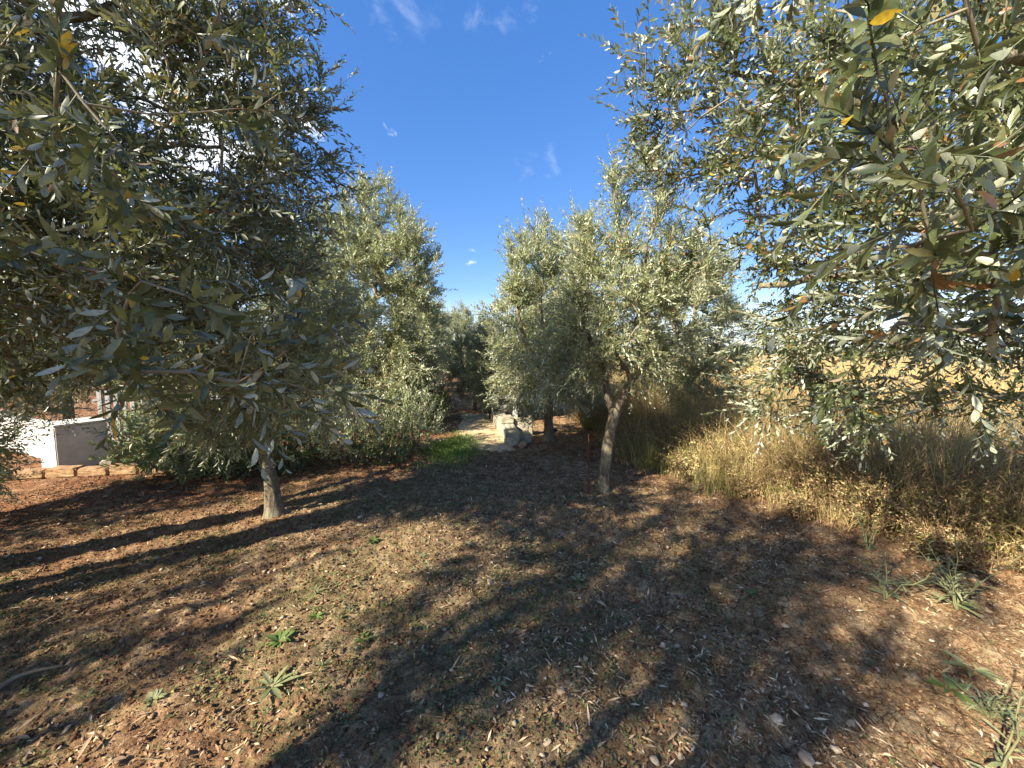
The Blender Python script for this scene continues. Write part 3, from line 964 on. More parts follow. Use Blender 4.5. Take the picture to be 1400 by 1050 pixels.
# --- low dark bushy olive at the far left edge
o = (-4.92, 3.42)
t6 = olive(17,
    [(0, 0, -.05, .07), (.02, .0, .3, .055), (.0, .02, .6, .05)],
    [[(0, .02, .55, .04), (.2, -.1, .9, .03), (.35, -.1, 1.4, .02)], [(0, .02, .55, .04), (-.3, 0, 1.0, .03), (-.3, 0, 1.7, .02)]],
    [((.0, -.1, 1.25), (.95, .75, .75), 210), ((.2, -.3, .55), (.55, .4, .45), 60)],
    n_shoot=6, K=9, leaf_len=.046, leaf_w=.0125, up=.2)
place(t6, *o, 'low bushy olive tree with dark foliage down to the soil at the left edge')


# ------------------------------------------------------------------ shrubs
def shrub(seed, x, y, w, h, n, leaf, lw, mat, name, label, cat, group=None, up=1.0, K=8, depth=None):
    rng = np.random.default_rng(seed)
    root = empty(name, (x, y, gz1(x, y)))
    dpt = depth or w
    # stems from the foot
    tubes, base, dr = [], [], []
    ns = 14
    for i in range(ns):
        a = rng.uniform(0, 6.28); rr_ = math.sqrt(rng.random())
        tip = np.array([math.cos(a) * w * .8 * rr_, math.sin(a) * dpt * .8 * rr_, h * rng.uniform(.45, .8)])
        b0 = tip * np.array([.2, .2, 0]) + np.array([0, 0, -.03])
        pts = np.array([b0, b0 * .4 + tip * .35 + [0, 0, .12 * h], b0 * .2 + tip * .7 + [0, 0, .06], tip])
        tubes.append(tube(pts, [.010, .008, .006, .003], 5, 0, i, False))
    u = rand_unit(rng, n)
    rad = rng.random(n) ** .4
    base = u * rad[:, None] * np.array([w, dpt, h * .5]) + np.array([0, 0, h * .48])
    base[:, 2] = np.maximum(base[:, 2], .02)
    base *= (1 + .22 * (fbm(base[:, 0] * 5 + seed, base[:, 1] * 5, seed, 2) - .5))[:, None]
    dr = u * .8 + rng.normal(0, .5, (n, 3)); dr[:, 2] += up
    (lv, sv) = shoots(rng, base, dr, rng.uniform(.12, .26, n), rng.normal(0, .12, (n, 3)), K, leaf, lw, 1, ang0=50)
    V, P = join(tubes); mesh_np('stems', V, P, M['twig'], root, True)
    V, P = join([lv, sv]); mesh_np('foliage', V, P, M[mat], root)
    tag(root, label, cat, group)
    return root


shrub(31, -4.15, 4.75, .62, .78, 520, .075, .017, 'oleander', 'oleander_shrub', 'pale leafy oleander shrub in the sun beside the white wall', 'shrub', 'shrubs below the left trees')
shrub(32, -3.45, 4.55, .50, .60, 420, .07, .017, 'oleander', 'oleander_shrub', 'grey green oleander shrub half in shade behind the straight bare trunk', 'shrub', 'shrubs below the left trees')
for k, (x, y, w, h, lab, m_, n_) in enumerate([
        (-2.75, 4.8, .46, .55, 'dusty dark shrub just right of the straight bare trunk', 'shrub', 260),
        (-2.2, 5.15, .50, .95, 'tall loose grey green shrub below the middle of the dense tree', 'olive', 330),
        (-1.7, 5.05, .36, .42, 'low dark shrub in front of the two loose grey green ones', 'shrub', 220),
        (-1.45, 5.6, .42, .85, 'loose grey green shrub nearest the bright green grass', 'olive', 280),
        (-2.95, 5.5, .5, .9, 'grey green shrub half hidden behind the straight bare trunk', 'olive', 260)]):
    shrub(40 + k, x, y, w, h, n_, .045, .017, m_, 'evergreen_shrub', lab, 'shrub', 'shrubs below the left trees', up=.8, K=7)
for k, (x, y, w, h, lab) in enumerate([
        (-1.75, 7.0, .55, .75, 'shaded shrub on the left of the path behind the green grass'),
        (-1.95, 8.4, .60, .85, 'second shrub back along the left side of the path'),
        (-2.2, 10.0, .65, .95, 'far shrub at the left side of the path near its end')]):
    shrub(50 + k, x, y, w, h, 330, .05, .022, 'shrub', 'evergreen_shrub', lab, 'shrub', 'shrubs along the path', up=.6, K=7)


# ------------------------------------------------------------------ grass in bulk
def blades(name, rng, X, Y, h, w, lean, mat, label, segs=3, parent=None, kind='stuff', cat='grass', leafy=0.0, z0=None):
    n = len(X)
    Z = (gz(X, Y) if z0 is None else z0) - .012
    a = rng.uniform(0, 6.28, n)
    dirv = np.stack([np.cos(a), np.sin(a), np.zeros(n)], 1)
    b = rng.uniform(0, 6.28, n)
    side = np.stack([np.cos(b), np.sin(b), np.zeros(n)], 1)
    base = np.stack([X, Y, Z], 1)
    vs = []
    for k in range(segs + 1):
        s = k / segs
        c = base + np.array([0, 0, 1.]) * (h * s * (1 - .25 * lean * s))[:, None] + dirv * (h * lean * s ** 1.8)[:, None]
        ww = (w * .5 * (1 - s ** 1.6 * .92))[:, None]
        vs += [c - side * ww, c + side * ww]
    V = np.stack(vs, 1).reshape(-1, 3)
    o = (np.arange(n) * 2 * (segs + 1))[:, None]
    q = [o + np.array([[2 * k, 2 * k + 1, 2 * k + 3, 2 * k + 2]]) for k in range(segs)]
    ob = mesh_np(name, V, [np.concatenate(q)], mat, parent)
    if parent is None:
        tag(ob, label, cat, kind=kind)
    return ob


rng = np.random.default_rng(70)
# the tangle of dry weeds along the field edge
n = 150000
X = rng.uniform(1.1, 8.5, n); Y = rng.uniform(1.0, 9.0, n)
ed = edge_dist(X, Y)
dens = sstep(-.15, .45, ed) * sstep(3.2, 1.4, ed) * (0.25 + .75 * sstep(.35, .6, fbm(X * 1.7, Y * 1.7, 90, 3)))
k = rng.random(n) < dens * 1.0
X, Y, ed = X[k], Y[k], ed[k]
hh = (0.34 + 0.95 * sstep(0, .6, ed) * sstep(3.4, 1.6, ed)) * (0.45 + .9 * fbm(X * 2.2, Y * 2.2, 93, 3)) * rng.uniform(.5, 1.25, len(X))
blades('dry_grass', rng, X, Y, hh, rng.uniform(.0025, .006, len(X)), rng.uniform(.05, 1.0, len(X)), M['dry'],
       'tangle of tall dry grass and brown weeds along the field edge')
# bushy withered weeds standing in it, plant by plant
def thicket(name, rng, m, hmax, mat, label, leaf=.026, lw=.011, per=75, x0=1.0, x1=7.0, y0=1.3, y1=8.0, near=2.6):
    X = rng.uniform(x0, x1, m * 6); Y = rng.uniform(y0, y1, m * 6)
    ed = edge_dist(X, Y)
    k = (rng.random(m * 6) < sstep(-.1, .25, ed) * sstep(near, .9, ed))
    X, Y = X[k][:m], Y[k][:m]; ed = ed[k][:m]
    hp = hmax * rng.uniform(.45, 1.1, len(X)) * (.45 + .55 * sstep(0, .5, ed))
    ii = np.repeat(np.arange(len(X)), per); n = len(ii)
    t = rng.random(n)
    az = rng.uniform(0, 6.28, n); rad = hp[ii] * (.10 + .45 * t) * rng.random(n) ** .5
    bx, by = X[ii] + rad * np.cos(az), Y[ii] + rad * np.sin(az)
    base = np.stack([bx, by, gz(X, Y)[ii] + hp[ii] * t * .85], 1)
    dr = np.stack([np.cos(az) * .8, np.sin(az) * .8, rng.uniform(-.2, 1.4, n)], 1) + rng.normal(0, .4, (n, 3))
    (lv, sv) = shoots(rng, base, dr, rng.uniform(.07, .20, n) * (.6 + hp[ii]), rng.normal(0, .3, (n, 3)), 5, leaf, lw, 1, stem_r=.0016, ang0=58, drop=.25)
    # arching stalks
    q = len(X) * 9
    jj = np.repeat(np.arange(len(X)), 9)
    az = rng.uniform(0, 6.28, q)
    b2 = np.stack([X[jj], Y[jj], gz(X, Y)[jj] - .02], 1)
    d2 = np.stack([np.cos(az) * .45, np.sin(az) * .45, np.ones(q)], 1)
    bd = np.stack([np.cos(az) * .5, np.sin(az) * .5, np.full(q, -.35)], 1) * rng.uniform(.2, 1, (q, 1))
    (l2, s2) = shoots(rng, b2, d2, hp[jj] * rng.uniform(.9, 1.7, q), bd, 5, leaf * .8, lw * .7, 1, stem_r=.0022, ang0=50, drop=.5)
    V, P = join([lv, sv, l2, s2])
    tag(mesh_np(name, V, P, M[mat]), label, 'weeds', kind='stuff')


thicket('brown_weeds', rng, 240, .66, 'brownweed', 'brown withered leafy weeds tangled along the field edge')
thicket('straw_weeds', rng, 150, .55, 'dry', 'straw coloured dry weeds among the brown ones')
thicket('green_weeds', rng, 60, .38, 'tuft', 'yellow green leafy weeds at the foot of the dry thicket', leaf=.034, lw=.014, near=1.3)
thicket('low_weeds', rng, 160, .22, 'cover', 'low dull green weeds creeping out from the thicket onto the soil', leaf=.024, lw=.010, near=.7)
# green tufts inside it
n = 1500
cx = np.array([2.35, 2.95, 1.9, 3.4, 2.6, 4.1]); cy = np.array([4.05, 3.7, 4.9, 4.2, 4.7, 3.4])
w_ = rng.integers(0, 6, n)
X = cx[w_] + rng.normal(0, .16, n); Y = cy[w_] + rng.normal(0, .16, n)
blades('green_grass_tufts', rng, X, Y, rng.uniform(.2, .55, n), rng.uniform(.003, .006, n), rng.uniform(.1, .7, n), M['tuft'],
       'yellow green grass tufts standing in the dry weeds')
# the field
n = 150000
r = 4.0 * (60 / 4.0) ** rng.random(n); a = rng.uniform(R(5), R(100), n)
X = r * np.cos(a); Y = r * np.sin(a)
ed = edge_dist(X, Y)
k = (ed > 1.6) & (rng.random(n) < .25 + .75 * sstep(.35, .6, fbm(X * .9, Y * .9, 99, 3)))
X, Y, r = X[k], Y[k], r[k]
blades('field_stubble', rng, X, Y, rng.uniform(.10, .30, len(X)), rng.uniform(.004, .008, len(X)) * (1 + r * .08), rng.uniform(.1, .9, len(X)), M['field'],
       'golden dry grass of the open field beyond the weeds', segs=2)
# bright green patch left of the path
n = 5200
X = -.88 + rng.normal(0, .2, n); Y = 5.75 + rng.normal(0, .42, n)
blades('green_grass', rng, X, Y, rng.uniform(.04, .12, n), rng.uniform(.004, .008, n), rng.uniform(.2, .9, n), M['greengrass'],
       'bright green grass patch at the left side of the path', segs=2)
# thin grass over the soil
n = 60000
X = rng.uniform(-5.5, 3.4, n); Y = .7 + 6.0 * rng.random(n) ** 1.2
gm = green_zone(X, Y)
k = (rng.random(n) < (.06 + .9 * gm * sstep(.42, .58, fbm(X * 4, Y * 4, 61, 3)))) & (edge_dist(X, Y) < .2)
X, Y = X[k], Y[k]
blades('sparse_grass', rng, X, Y, rng.uniform(.008, .035, len(X)), rng.uniform(.0015, .003, len(X)), rng.uniform(.3, 1.3, len(X)), M['cover'],
       'short thin grass scattered over the soil', segs=2)
# tiny broad seedlings
n = 26000
X = rng.uniform(-5.0, 3.2, n); Y = .8 + 5.0 * rng.random(n) ** 1.2
gm = green_zone(X, Y)
k = (rng.random(n) < (.03 + .95 * gm * sstep(.38, .55, fbm(X * 5 + 8, Y * 5, 66, 3)))) & (edge_dist(X, Y) < .1)
X, Y = X[k], Y[k]; n = len(X)
Bs, Ds, Ns = [], [], []
for j in range(6):
    a = j * 2.4 + rng.uniform(0, 6.28, n)
    el = rng.uniform(.1, .9, n)
    d = np.stack([np.cos(a), np.sin(a), el], 1)
    Bs.append(np.stack([X + .006 * np.cos(a), Y + .006 * np.sin(a), gz(X, Y) + rng.uniform(-.002, .014, n)], 1)); Ds.append(d)
    Ns.append(np.stack([-np.cos(a) * .4, -np.sin(a) * .4, np.ones(n)], 1) + rng.normal(0, .3, (n, 3)))
B = np.concatenate(Bs)
V, P = leaf_verts(B, np.concatenate(Ds), np.concatenate(Ns), rng.uniform(.008, .022, len(B)), rng.uniform(.005, .010, len(B)), 1)
tag(mesh_np('seedlings', V, P, M['cover']), 'carpet of tiny green seedlings over the soil', 'ground cover', kind='stuff')

# ------------------------------------------------------------------ litter and clods
def litter_pts(n, x0, x1, y0, y1, p):
    X = rng.uniform(x0, x1, n); Y = y0 + (y1 - y0) * rng.random(n) ** p
    k = (edge_dist(X, Y) < .5) & (np.abs(X) < 1.2 + 1.6 * Y)
    return X[k], Y[k]


X, Y = litter_pts(170000, -5.0, 3.6, .7, 6.2, 1.25)
k = rng.random(len(X)) < (.12 + .88 * sstep(.42, .60, fbm(X * 1.9, Y * 1.9, 33, 4))) * (.35 + .65 * sstep(-1.8, .8, X))
X, Y = X[k], Y[k]; n = len(X)
a = rng.uniform(0, 6.28, n)
d = np.stack([np.cos(a), np.sin(a), rng.normal(.04, .22, n)], 1)
nn = rng.normal(0, .35, (n, 3)); nn[:, 2] = 1
L_ = rng.gamma(1.7, .0125, n) + .004
V, P = leaf_verts(np.stack([X, Y, gz(X, Y) + rng.uniform(-.001, .008, n)], 1), d, nn, L_, np.minimum(L_ * rng.uniform(.08, .40, n), .009), 1, rng.uniform(-.1, .2, n), .3)
tag(mesh_np('litter', V, P, M['litter']), 'bits of straw, bark and dead leaves scattered over the soil', 'litter', kind='stuff')

ico_v = None


def lumps(n, X, Y, size, mat, name, label, cat, flat=.65, sink=.25):
    """irregular lumps, 14 vertices each"""
    g = (1 + 5 ** .5) / 2
    iv = np.array([(-1, g, 0), (1, g, 0), (-1, -g, 0), (1, -g, 0), (0, -1, g), (0, 1, g), (0, -1, -g), (0, 1, -g), (g, 0, -1), (g, 0, 1), (-g, 0, -1), (-g, 0, 1)], float)
    iv = iv / np.linalg.norm(iv[0])
    fc = np.array([(0, 11, 5), (0, 5, 1), (0, 1, 7), (0, 7, 10), (0, 10, 11), (1, 5, 9), (5, 11, 4), (11, 10, 2), (10, 7, 6), (7, 1, 8), (3, 9, 4), (3, 4, 2), (3, 2, 6), (3, 6, 8), (3, 8, 9), (4, 9, 5), (2, 4, 11), (6, 2, 10), (8, 6, 7), (9, 8, 1)])
    q = iv[None] * rng.uniform(.45, 1.35, (n, 12, 1)) * np.stack([np.ones(n), rng.uniform(.6, 1, n), np.full(n, flat) * rng.uniform(.7, 1.2, n)], 1)[:, None, :]
    a = rng.uniform(0, 6.28, n)
    ca, sa = np.cos(a)[:, None], np.sin(a)[:, None]
    q = np.stack([q[..., 0] * ca - q[..., 1] * sa, q[..., 0] * sa + q[..., 1] * ca, q[..., 2]], -1) * size[:, None, None]
    q = q + np.stack([X, Y, gz(X, Y) + size * flat * (1 - sink) * .5], 1)[:, None, :]
    f = (fc[None] + (np.arange(n) * 12)[:, None, None]).reshape(-1, 3)
    ob = mesh_np(name, q.reshape(-1, 3), [f], mat)
    tag(ob, label, cat, kind='stuff')
    return ob


X, Y = litter_pts(120000, -5.2, 3.8, .6, 6.0, 1.3)
n = len(X)
lumps(n, X, Y, np.minimum(rng.gamma(1.4, .0026, n) + .0016, .0125), M['clod'], 'soil_crumbs', 'loose crumbs and small clods of red soil', 'soil')
X, Y = litter_pts(1100, -4.5, 3.6, .7, 5.5, 1.2)
n = len(X)
lumps(n, X, Y, rng.gamma(2.0, .003, n) + .003, M['stone'], 'gravel', 'small pale gravel scattered through the soil', 'gravel')


# ------------------------------------------------------------------ stones one can tell apart
def stone(x, y, s, label, seed, mat='stone', flat=.6, name='stone', cat='stone', group=None, tall=None, rot=None):
    r_ = np.random.default_rng(seed)
    import bmesh
    bm = bmesh.new()
    bmesh.ops.create_icosphere(bm, subdivisions=2, radius=1)
    pl = [(nrm(r_.normal(size=(1, 3)))[0], r_.uniform(.55, .9)) for _ in range(9)]
    for v in bm.verts:
        p = np.array(v.co)
        for nn_, dd in pl:
            e = p.dot(nn_)
            if e > dd: p = p - nn_ * (e - dd) * .92
        p = p * (1 + r_.normal(0, .03))
        v.co = (p[0] * s, p[1] * s * r_sc(seed), p[2] * s * (tall or flat))
    me = bpy.data.meshes.new(name)
    bm.to_mesh(me); bm.free()
    me.materials.append(M[mat])
    ob = bpy.data.objects.new(name, me)
    COL.objects.link(ob)
    ob.location = (x, y, gz1(x, y) + s * (tall or flat) * .45)
    ob.rotation_euler = (r_.uniform(-.2, .2), r_.uniform(-.2, .2), r_.uniform(0, 6.28) if rot is None else rot)
    if label:
        tag(ob, label, cat, group)
    return ob


def r_sc(seed):
    return .65 + .3 * ((seed * 37) % 10) / 10


def ground_at(px, py):
    """where on the ground a point of the 1400 x 1050 layout survey lies (surveying aid)"""
    u, v = (px - 700) / 526.2, (py - 525) / 526.2
    s, c = math.sin(R(4.9)), math.cos(R(4.9))
    t = 1.5 / (s + v * c)
    return u * t, (c - v * s) * t


named = [(1074, 855, .022, 'pale rounded stone in the shade on the right of the middle'),
         (800, 901, .016, 'small bright white stone beside the long shadow streak'),
         (926, 884, .018, 'broken pale stone with a sunny face right of the white one'),
         (1060, 992, .028, 'tan angular stone near the lower edge right of the middle'),
         (767, 953, .020, 'pale chunky stone in the shade below the shadow streak'),
         (748, 1019, .018, 'squarish brown stone near the bottom edge'),
         (670, 802, .034, 'tall knobbly stone casting a shadow left of the middle'),
         (278, 803, .018, 'round pale stone on the left by the lit strip'),
         (1102, 1042, .03, 'flat clay coloured stone at the bottom edge on the right'),
         (895, 1045, .020, 'yellowish stone cut by the bottom edge of the picture'),
         (1352, 832, .020, 'brown stone by the weeds at the right edge'),
         (1165, 985, .020, 'grey stone between the cracks of the lit clay'),
         (608, 870, .016, 'small tan stone above the long dark streak'),
         (600, 1015, .016, 'flat white chip of stone at the bottom left of the middle'),
         (1216, 802, .024, 'long dusty stone lying before the right weeds')]
for i, (px, py, s, lab) in enumerate(named):
    x, y = ground_at(px, py)
    stone(x, y, s, lab, 200 + i)
rs = np.random.default_rng(5)
protos = [stone(.5, 2, .013, None, 300 + i) for i in range(6)]
cnt = 0
while cnt < 64:
    px, py = rs.uniform(250, 1380), rs.uniform(740, 1045)
    x, y = ground_at(px, py)
    pr = protos[cnt % 6]
    ob = pr if cnt < 6 else pr.copy()
    if cnt >= 6: COL.objects.link(ob)
    s = rs.uniform(.45, 1.15)
    ob.scale = (s, s, s)
    ob.location = (x, y, gz1(x, y) + .003)
    ob.rotation_euler = (0, 0, rs.uniform(0, 6.28))
    tag(ob, 'small pale stone half sunk in the brown soil', 'stone', 'small stones lying in the soil')
    cnt += 1


# ------------------------------------------------------------------ weeds one can tell apart
def rosette(x, y, n, L, W, mat, label, seed, el=(.15, .9), name='weed_plant', group='weeds sprouting from the soil'):
    r_ = np.random.default_rng(seed)
    a = np.arange(n) * 2.4 + r_.uniform(0, .5, n)
    e = r_.uniform(*el, n)
    d = np.stack([np.cos(a), np.sin(a), e], 1)
    nn_ = np.stack([-np.cos(a) * e, -np.sin(a) * e, np.ones(n)], 1) + r_.normal(0, .15, (n, 3))
    B = np.stack([.004 * np.cos(a), .004 * np.sin(a), np.full(n, -.004)], 1)
    sz = r_.uniform(.55, 1.1, n)
    V, P = leaf_verts(B, d, nn_, L * sz, W * sz, 2, r_.uniform(.1, .5, n), .3)
    ob = mesh_np(name, V, P, M[mat])
    ob.location = (x, y, gz1(x, y) + .004)
    tag(ob, label, 'weed', group)
    return ob


ros = [(382, 887, 16, .075, .030, 'weed', 'bright green leafy weed in the sun below the left seedlings'),
       (372, 945, 12, .11, .024, 'greyweed', 'grey green weed with long pale leaves at the lower left'),
       (497, 880, 8, .055, .022, 'weed', 'small weed with two upright dark green leaves'),
       (432, 852, 18, .05, .012, 'weed', 'fresh green tufted weed above the leafy one'),
       (430, 820, 16, .07, .012, 'greyweed', 'bluish feathery weed in the shade above the tufted one'),
       (510, 738, 22, .06, .026, 'weed', 'bright green spreading weed in the middle of the lit soil'),
       (1024, 808, 9, .06, .024, 'weed', 'small green sprout alone in the shade on the right'),
       (790, 793, 9, .06, .020, 'greyweed', 'pale green sprout left of the middle shadow'),
       (640, 745, 14, .055, .014, 'greyweed', 'blue green weed in the shadow near the middle'),
       (210, 965, 12, .05, .022, 'greyweed', 'grey weed in the shade at the lower left corner'),
       (1245, 800, 14, .16, .020, 'greyweed', 'long leaved grey weed spreading before the right weeds'),
       (1330, 905, 14, .10, .024, 'greyweed', 'flat green weed on the lit clay at the right edge'),
       (1300, 930, 10, .09, .026, 'weed', 'dark green leafy weed under the flat one at the right'),
       (1000, 985, 8, .03, .012, 'greyweed', 'tiny pale weed among the straw'),
       (680, 945, 10, .04, .014, 'greyweed', 'small weed in the streaked shade at the middle')]
for i, (px, py, n_, L_, W_, mt, lab) in enumerate(ros):
    x, y = ground_at(px, py)
    rosette(x, y, n_, L_, W_, mt, lab, 400 + i)


rw = np.random.default_rng(88)
wp = [rosette(0, 2, n_, L_, W_, mt, 'small green weed among the seedlings on the open soil', 450 + i, (.1, 1.3), 'small_weed', 'small weeds on the open soil')
      for i, (n_, L_, W_, mt) in enumerate([(7, .035, .012, 'weed'), (10, .03, .008, 'greyweed'), (6, .045, .014, 'cover'), (14, .035, .006, 'cover'), (8, .028, .013, 'greyweed'), (5, .05, .009, 'weed')])]
for i in range(60):
    x = rw.normal(-.75, 1.0); y = rw.uniform(1.3, 4.4)
    ob = wp[i % 6]
    if i >= 6:
        ob = ob.copy(); COL.objects.link(ob)
    q = rw.uniform(.5, 1.25)
    ob.location = (x, y, gz1(x, y) + .003); ob.scale = (q, q, q * rw.uniform(.8, 1.4)); ob.rotation_euler = (rw.uniform(-.2, .2), rw.uniform(-.2, .2), rw.uniform(0, 6.28))


def tall_weed(x, y, h, n, leaf, lw, mat, label, seed, stalks=3, spread=.12):
    leaf *= .72; lw *= .8
    r_ = np.random.default_rng(seed)
    root = empty('tall_weed', (x, y, gz1(x, y)))
    tb, lv_all = [], []
    for s in range(stalks):
        a = r_.uniform(0, 6.28)
        lean = np.array([math.cos(a), math.sin(a), 0]) * spread * r_.uniform(.3, 1)
        hh_ = h * r_.uniform(.7, 1.0)
        t = np.linspace(0, 1, 7)[:, None]
        pts = np.array([0, 0, -.02]) + t * np.array([0, 0, hh_]) + (t ** 1.5) * lean + r_.normal(0, .006, (7, 3))
        tb.append(tube(pts, np.linspace(.005, .002, 7), 5, 0, s, False))
        k_ = np.linspace(.06, 1, n)
        B = np.array([np.interp(k_, t[:, 0], pts[:, c]) for c in range(3)]).T
        an = np.arange(n) * 2.4
        d = np.stack([np.cos(an), np.sin(an), r_.uniform(.2, 1.0, n)], 1)
        nn_ = np.stack([-np.cos(an) * .5, -np.sin(an) * .5, np.ones(n)], 1)
        sz = (1.15 - .75 * k_) * r_.uniform(.7, 1.1, n)
        lv_all.append(leaf_verts(B, d, nn_, leaf * sz, lw * sz, 2, r_.uniform(.15, .5, n), .3))
    V, P = join(tb); mesh_np('stem', V, P, M['stem'], root, True)
    V, P = join(lv_all); mesh_np('leaves', V, P, M[mat], root)
    tag(root, label, 'weed', 'tall weeds on the right')
    return root


tall_weed(1.70, 1.22, .66, 18, .11, .018, 'greyweed', 'tall pale stemmed weed standing at the right edge', 501, 2)
tall_weed(2.62, 2.15, .45, 22, .17, .022, 'greyweed', 'wide clump of long toothed leaves at the right edge', 502, 5, .3)
tall_weed(2.28, 2.22, .30, 16, .12, .018, 'greyweed', 'shaded grey green weed before the dry grass', 503, 4, .25)
tall_weed(2.02, 1.5, .18, 14, .13, .012, 'greyweed', 'yellow green grassy weed in the lower right corner', 504, 5, .2)
tall_weed(1.95, 4.0, .4, 16, .08, .014, 'greyweed', 'upright blue green weed at the left end of the dry weeds', 505, 4, .2)
tall_weed(2.65, 2.75, .38, 16, .07, .014, 'greyweed', 'small upright weed with pale leaves in front of the shaded thicket', 506, 3, .2)


# ------------------------------------------------------------------ sticks and fallen leaves
def stick(pts, r, label, name='fallen_stick', mat='chipwood'):
    P3 = [(x, y, gz1(x, y) + dz) for (x, y, dz) in pts]
    rad = np.linspace(r, r * .5, len(P3))
    pp = smooth_path([(a, b, c, q) for (a, b, c), q in zip(P3, rad)], .02)
    V, P = tube(pp[:, :3], pp[:, 3], 7, .12, 3)
    ob = mesh_np(name, V, P, M[mat], smooth=True)
    tag(ob, label, 'stick', 'sticks lying on the soil')


g = ground_at
stick([(*g(-10, 945), .012), (*g(30, 925), .016), (*g(85, 912), .02)], .012, 'bent grey stick at the left edge of the soil')
stick([(*g(1068, 752), .01), (*g(1090, 738), .03), (*g(1122, 722), .05)], .005, 'thin pale stick leaning at the foot of the dry weeds')
stick([(*g(940, 668), .02), (*g(985, 660), .03), (*g(1010, 652), .03)], .008, 'short stick on the lit soil right of the forked trunk')
stick([(*g(577, 985), .006), (*g(590, 990), .012), (*g(608, 992), .008)], .0022, 'thin curved straw coloured twig at the lower middle')


def dead_leaf(px, py, L, W, rot, label, tilt=.2, seed=0):
    x, y = ground_at(px, py)
    V, P = leaf_verts(np.zeros((1, 3)), np.array([[1, 0, tilt]]), np.array([[-.2, .1, 1.]]), np.array([L]), np.array([W]), 2, .15, .35)
    V2 = V - np.array([0, 0, .0016])
    n0 = len(V)
    ob = mesh_np('dead_leaf', np.concatenate([V, V2]), [np.concatenate([p, (p + n0)[:, ::-1]]) for p in P], M['chipwood'], smooth=True)
    ob.location = (x, y, gz1(x, y) + .012)
    ob.rotation_euler = (0, 0, rot)
    tag(ob, label, 'dead leaf', 'dead leaves on the soil')


dead_leaf(12, 1008, .075, .022, 0.1, 'curled tan leaf lying flat in the lower left corner', .1)
dead_leaf(16, 1004, .085, .024, 1.2, 'tan leaf standing up behind the flat one in the lower left corner', .5)
dead_leaf(106, 1046, .075, .018, 1.6, 'narrow tan leaf sticking up at the bottom left edge', .9)
dead_leaf(150, 1046, .05, .02, .3, 'yellow leaf at the bottom edge on the left', .1)

# ------------------------------------------------------------------ rusty stake
x, y = .82, 4.02
st = empty('metal_stake', (x, y, gz1(x, y)))
V, P = tube([(0, 0, -.1), (0, 0, .2), (-.004, 0, .45), (-.008, 0, .66)], [.009, .009, .0085, .008], 6)
mesh_np('rod', V, P, M['rust'], st)
V, P = tube([(-.004, -.002, .40), (-.004, -.002, .50)], [.014, .013], 8)
mesh_np('collar', V, P, M['rust'], st)
tag(st, 'thin rusty iron stake upright beside the forked trunk', 'stake')


# ------------------------------------------------------------------ masonry
def box_obj(name, sx, sy, sz, mat, parent=None, loc=(0, 0, 0), rz=0, bev=.012, rough=.0, seed=0, sub=3):
    import bmesh
    bm = bmesh.new()
    bmesh.ops.create_cube(bm, size=1)
    bmesh.ops.scale(bm, vec=(sx, sy, sz), verts=bm.verts)
    bmesh.ops.translate(bm, vec=(0, 0, sz / 2), verts=bm.verts)
    bmesh.ops.bevel(bm, geom=bm.edges[:], offset=bev, segments=2, affect='EDGES')
    if rough:
        bmesh.ops.subdivide_edges(bm, edges=[e for e in bm.edges if e.calc_length() > .06], cuts=sub, use_grid_fill=True)
        r_ = random.Random(seed)
        for v in bm.verts:
            v.co += mathutils.Vector((r_.gauss(0, rough), r_.gauss(0, rough), r_.gauss(0, rough)))
    me = bpy.data.meshes.new(name)
    bm.to_mesh(me); bm.free()
    me.materials.append(M[mat])
    ob = bpy.data.objects.new(name, me)
    COL.objects.link(ob)
    ob.location = loc; ob.rotation_euler = (0, 0, rz)
    if parent is not None: ob.parent = parent
    return ob


# white rendered wall with its square end pillar (left)
wx, wy = -5.78, 5.0
rz = R(-24)
wr = empty('white_wall', (wx, wy, gz1(wx, wy) - .14), rz)
box_obj('end_pillar', .48, .48, .64, 'whitewash', wr, (0, 0, .06))
box_obj('wall_panel', 3.2, .22, .55, 'whitewash', wr, (-1.87, .05, .06))
box_obj('pillar_cap', .50, .50, .025, 'whitewash', wr, (0, 0, .701), bev=.008)
tag(wr, 'low white rendered wall ending in a square pillar on the left', 'wall')
# slatted fence going on behind it
fr = empty('slatted_fence', (wx - .75, wy + 1.05, gz1(wx, wy) - .03), R(8))
for k in range(16):
    box_obj('slat', .07, .02, .86, 'slat', fr, (k * .115, 0, .05), bev=.004)
box_obj('rail', 1.95, .03, .05, 'slat', fr, (.86, .0255, .25), bev=.004)
box_obj('rail', 1.95, .03, .05, 'slat', fr, (.86, .0255, .72), bev=.004)
tag(fr, 'grey upright slatted fence behind the white pillar', 'fence')
# row of tuff blocks that edges the bed
kb = empty('block_edging', (-5.35, 4.5, gz1(-5.35, 4.5) - .01), R(9))
for k in range(-4, 6):
    r_ = random.Random(k)
    box_obj('block', .31, .15, .105 + r_.uniform(-.01, .01), 'tuff', kb, (k * .325, r_.uniform(-.012, .012), 0), R(r_.uniform(-2, 2)), .014, .003, k)
tag(kb, 'row of rough tuff blocks edging the bed below the white wall', 'edging')
sb = empty('garden_stone', (-5.2, 4.85, gz1(-5.2, 4.85)))
box_obj('block', .13, .11, .11, 'concrete', sb, (0, 0, 0), .4, .012, .003, 9)
V, P = leaf_verts(np.array([[0, 0, .09]] * 9), np.array([[math.cos(i * 2.4), math.sin(i * 2.4), 1.3] for i in range(9)]), np.array([[-math.cos(i * 2.4), -math.sin(i * 2.4), .4] for i in range(9)]), np.full(9, .12), np.full(9, .02), 2, .3)
mesh_np('sprout', V, P, M['greyweed'], sb)
tag(sb, 'small pale planter block with a grey sprout before the white pillar', 'planter')

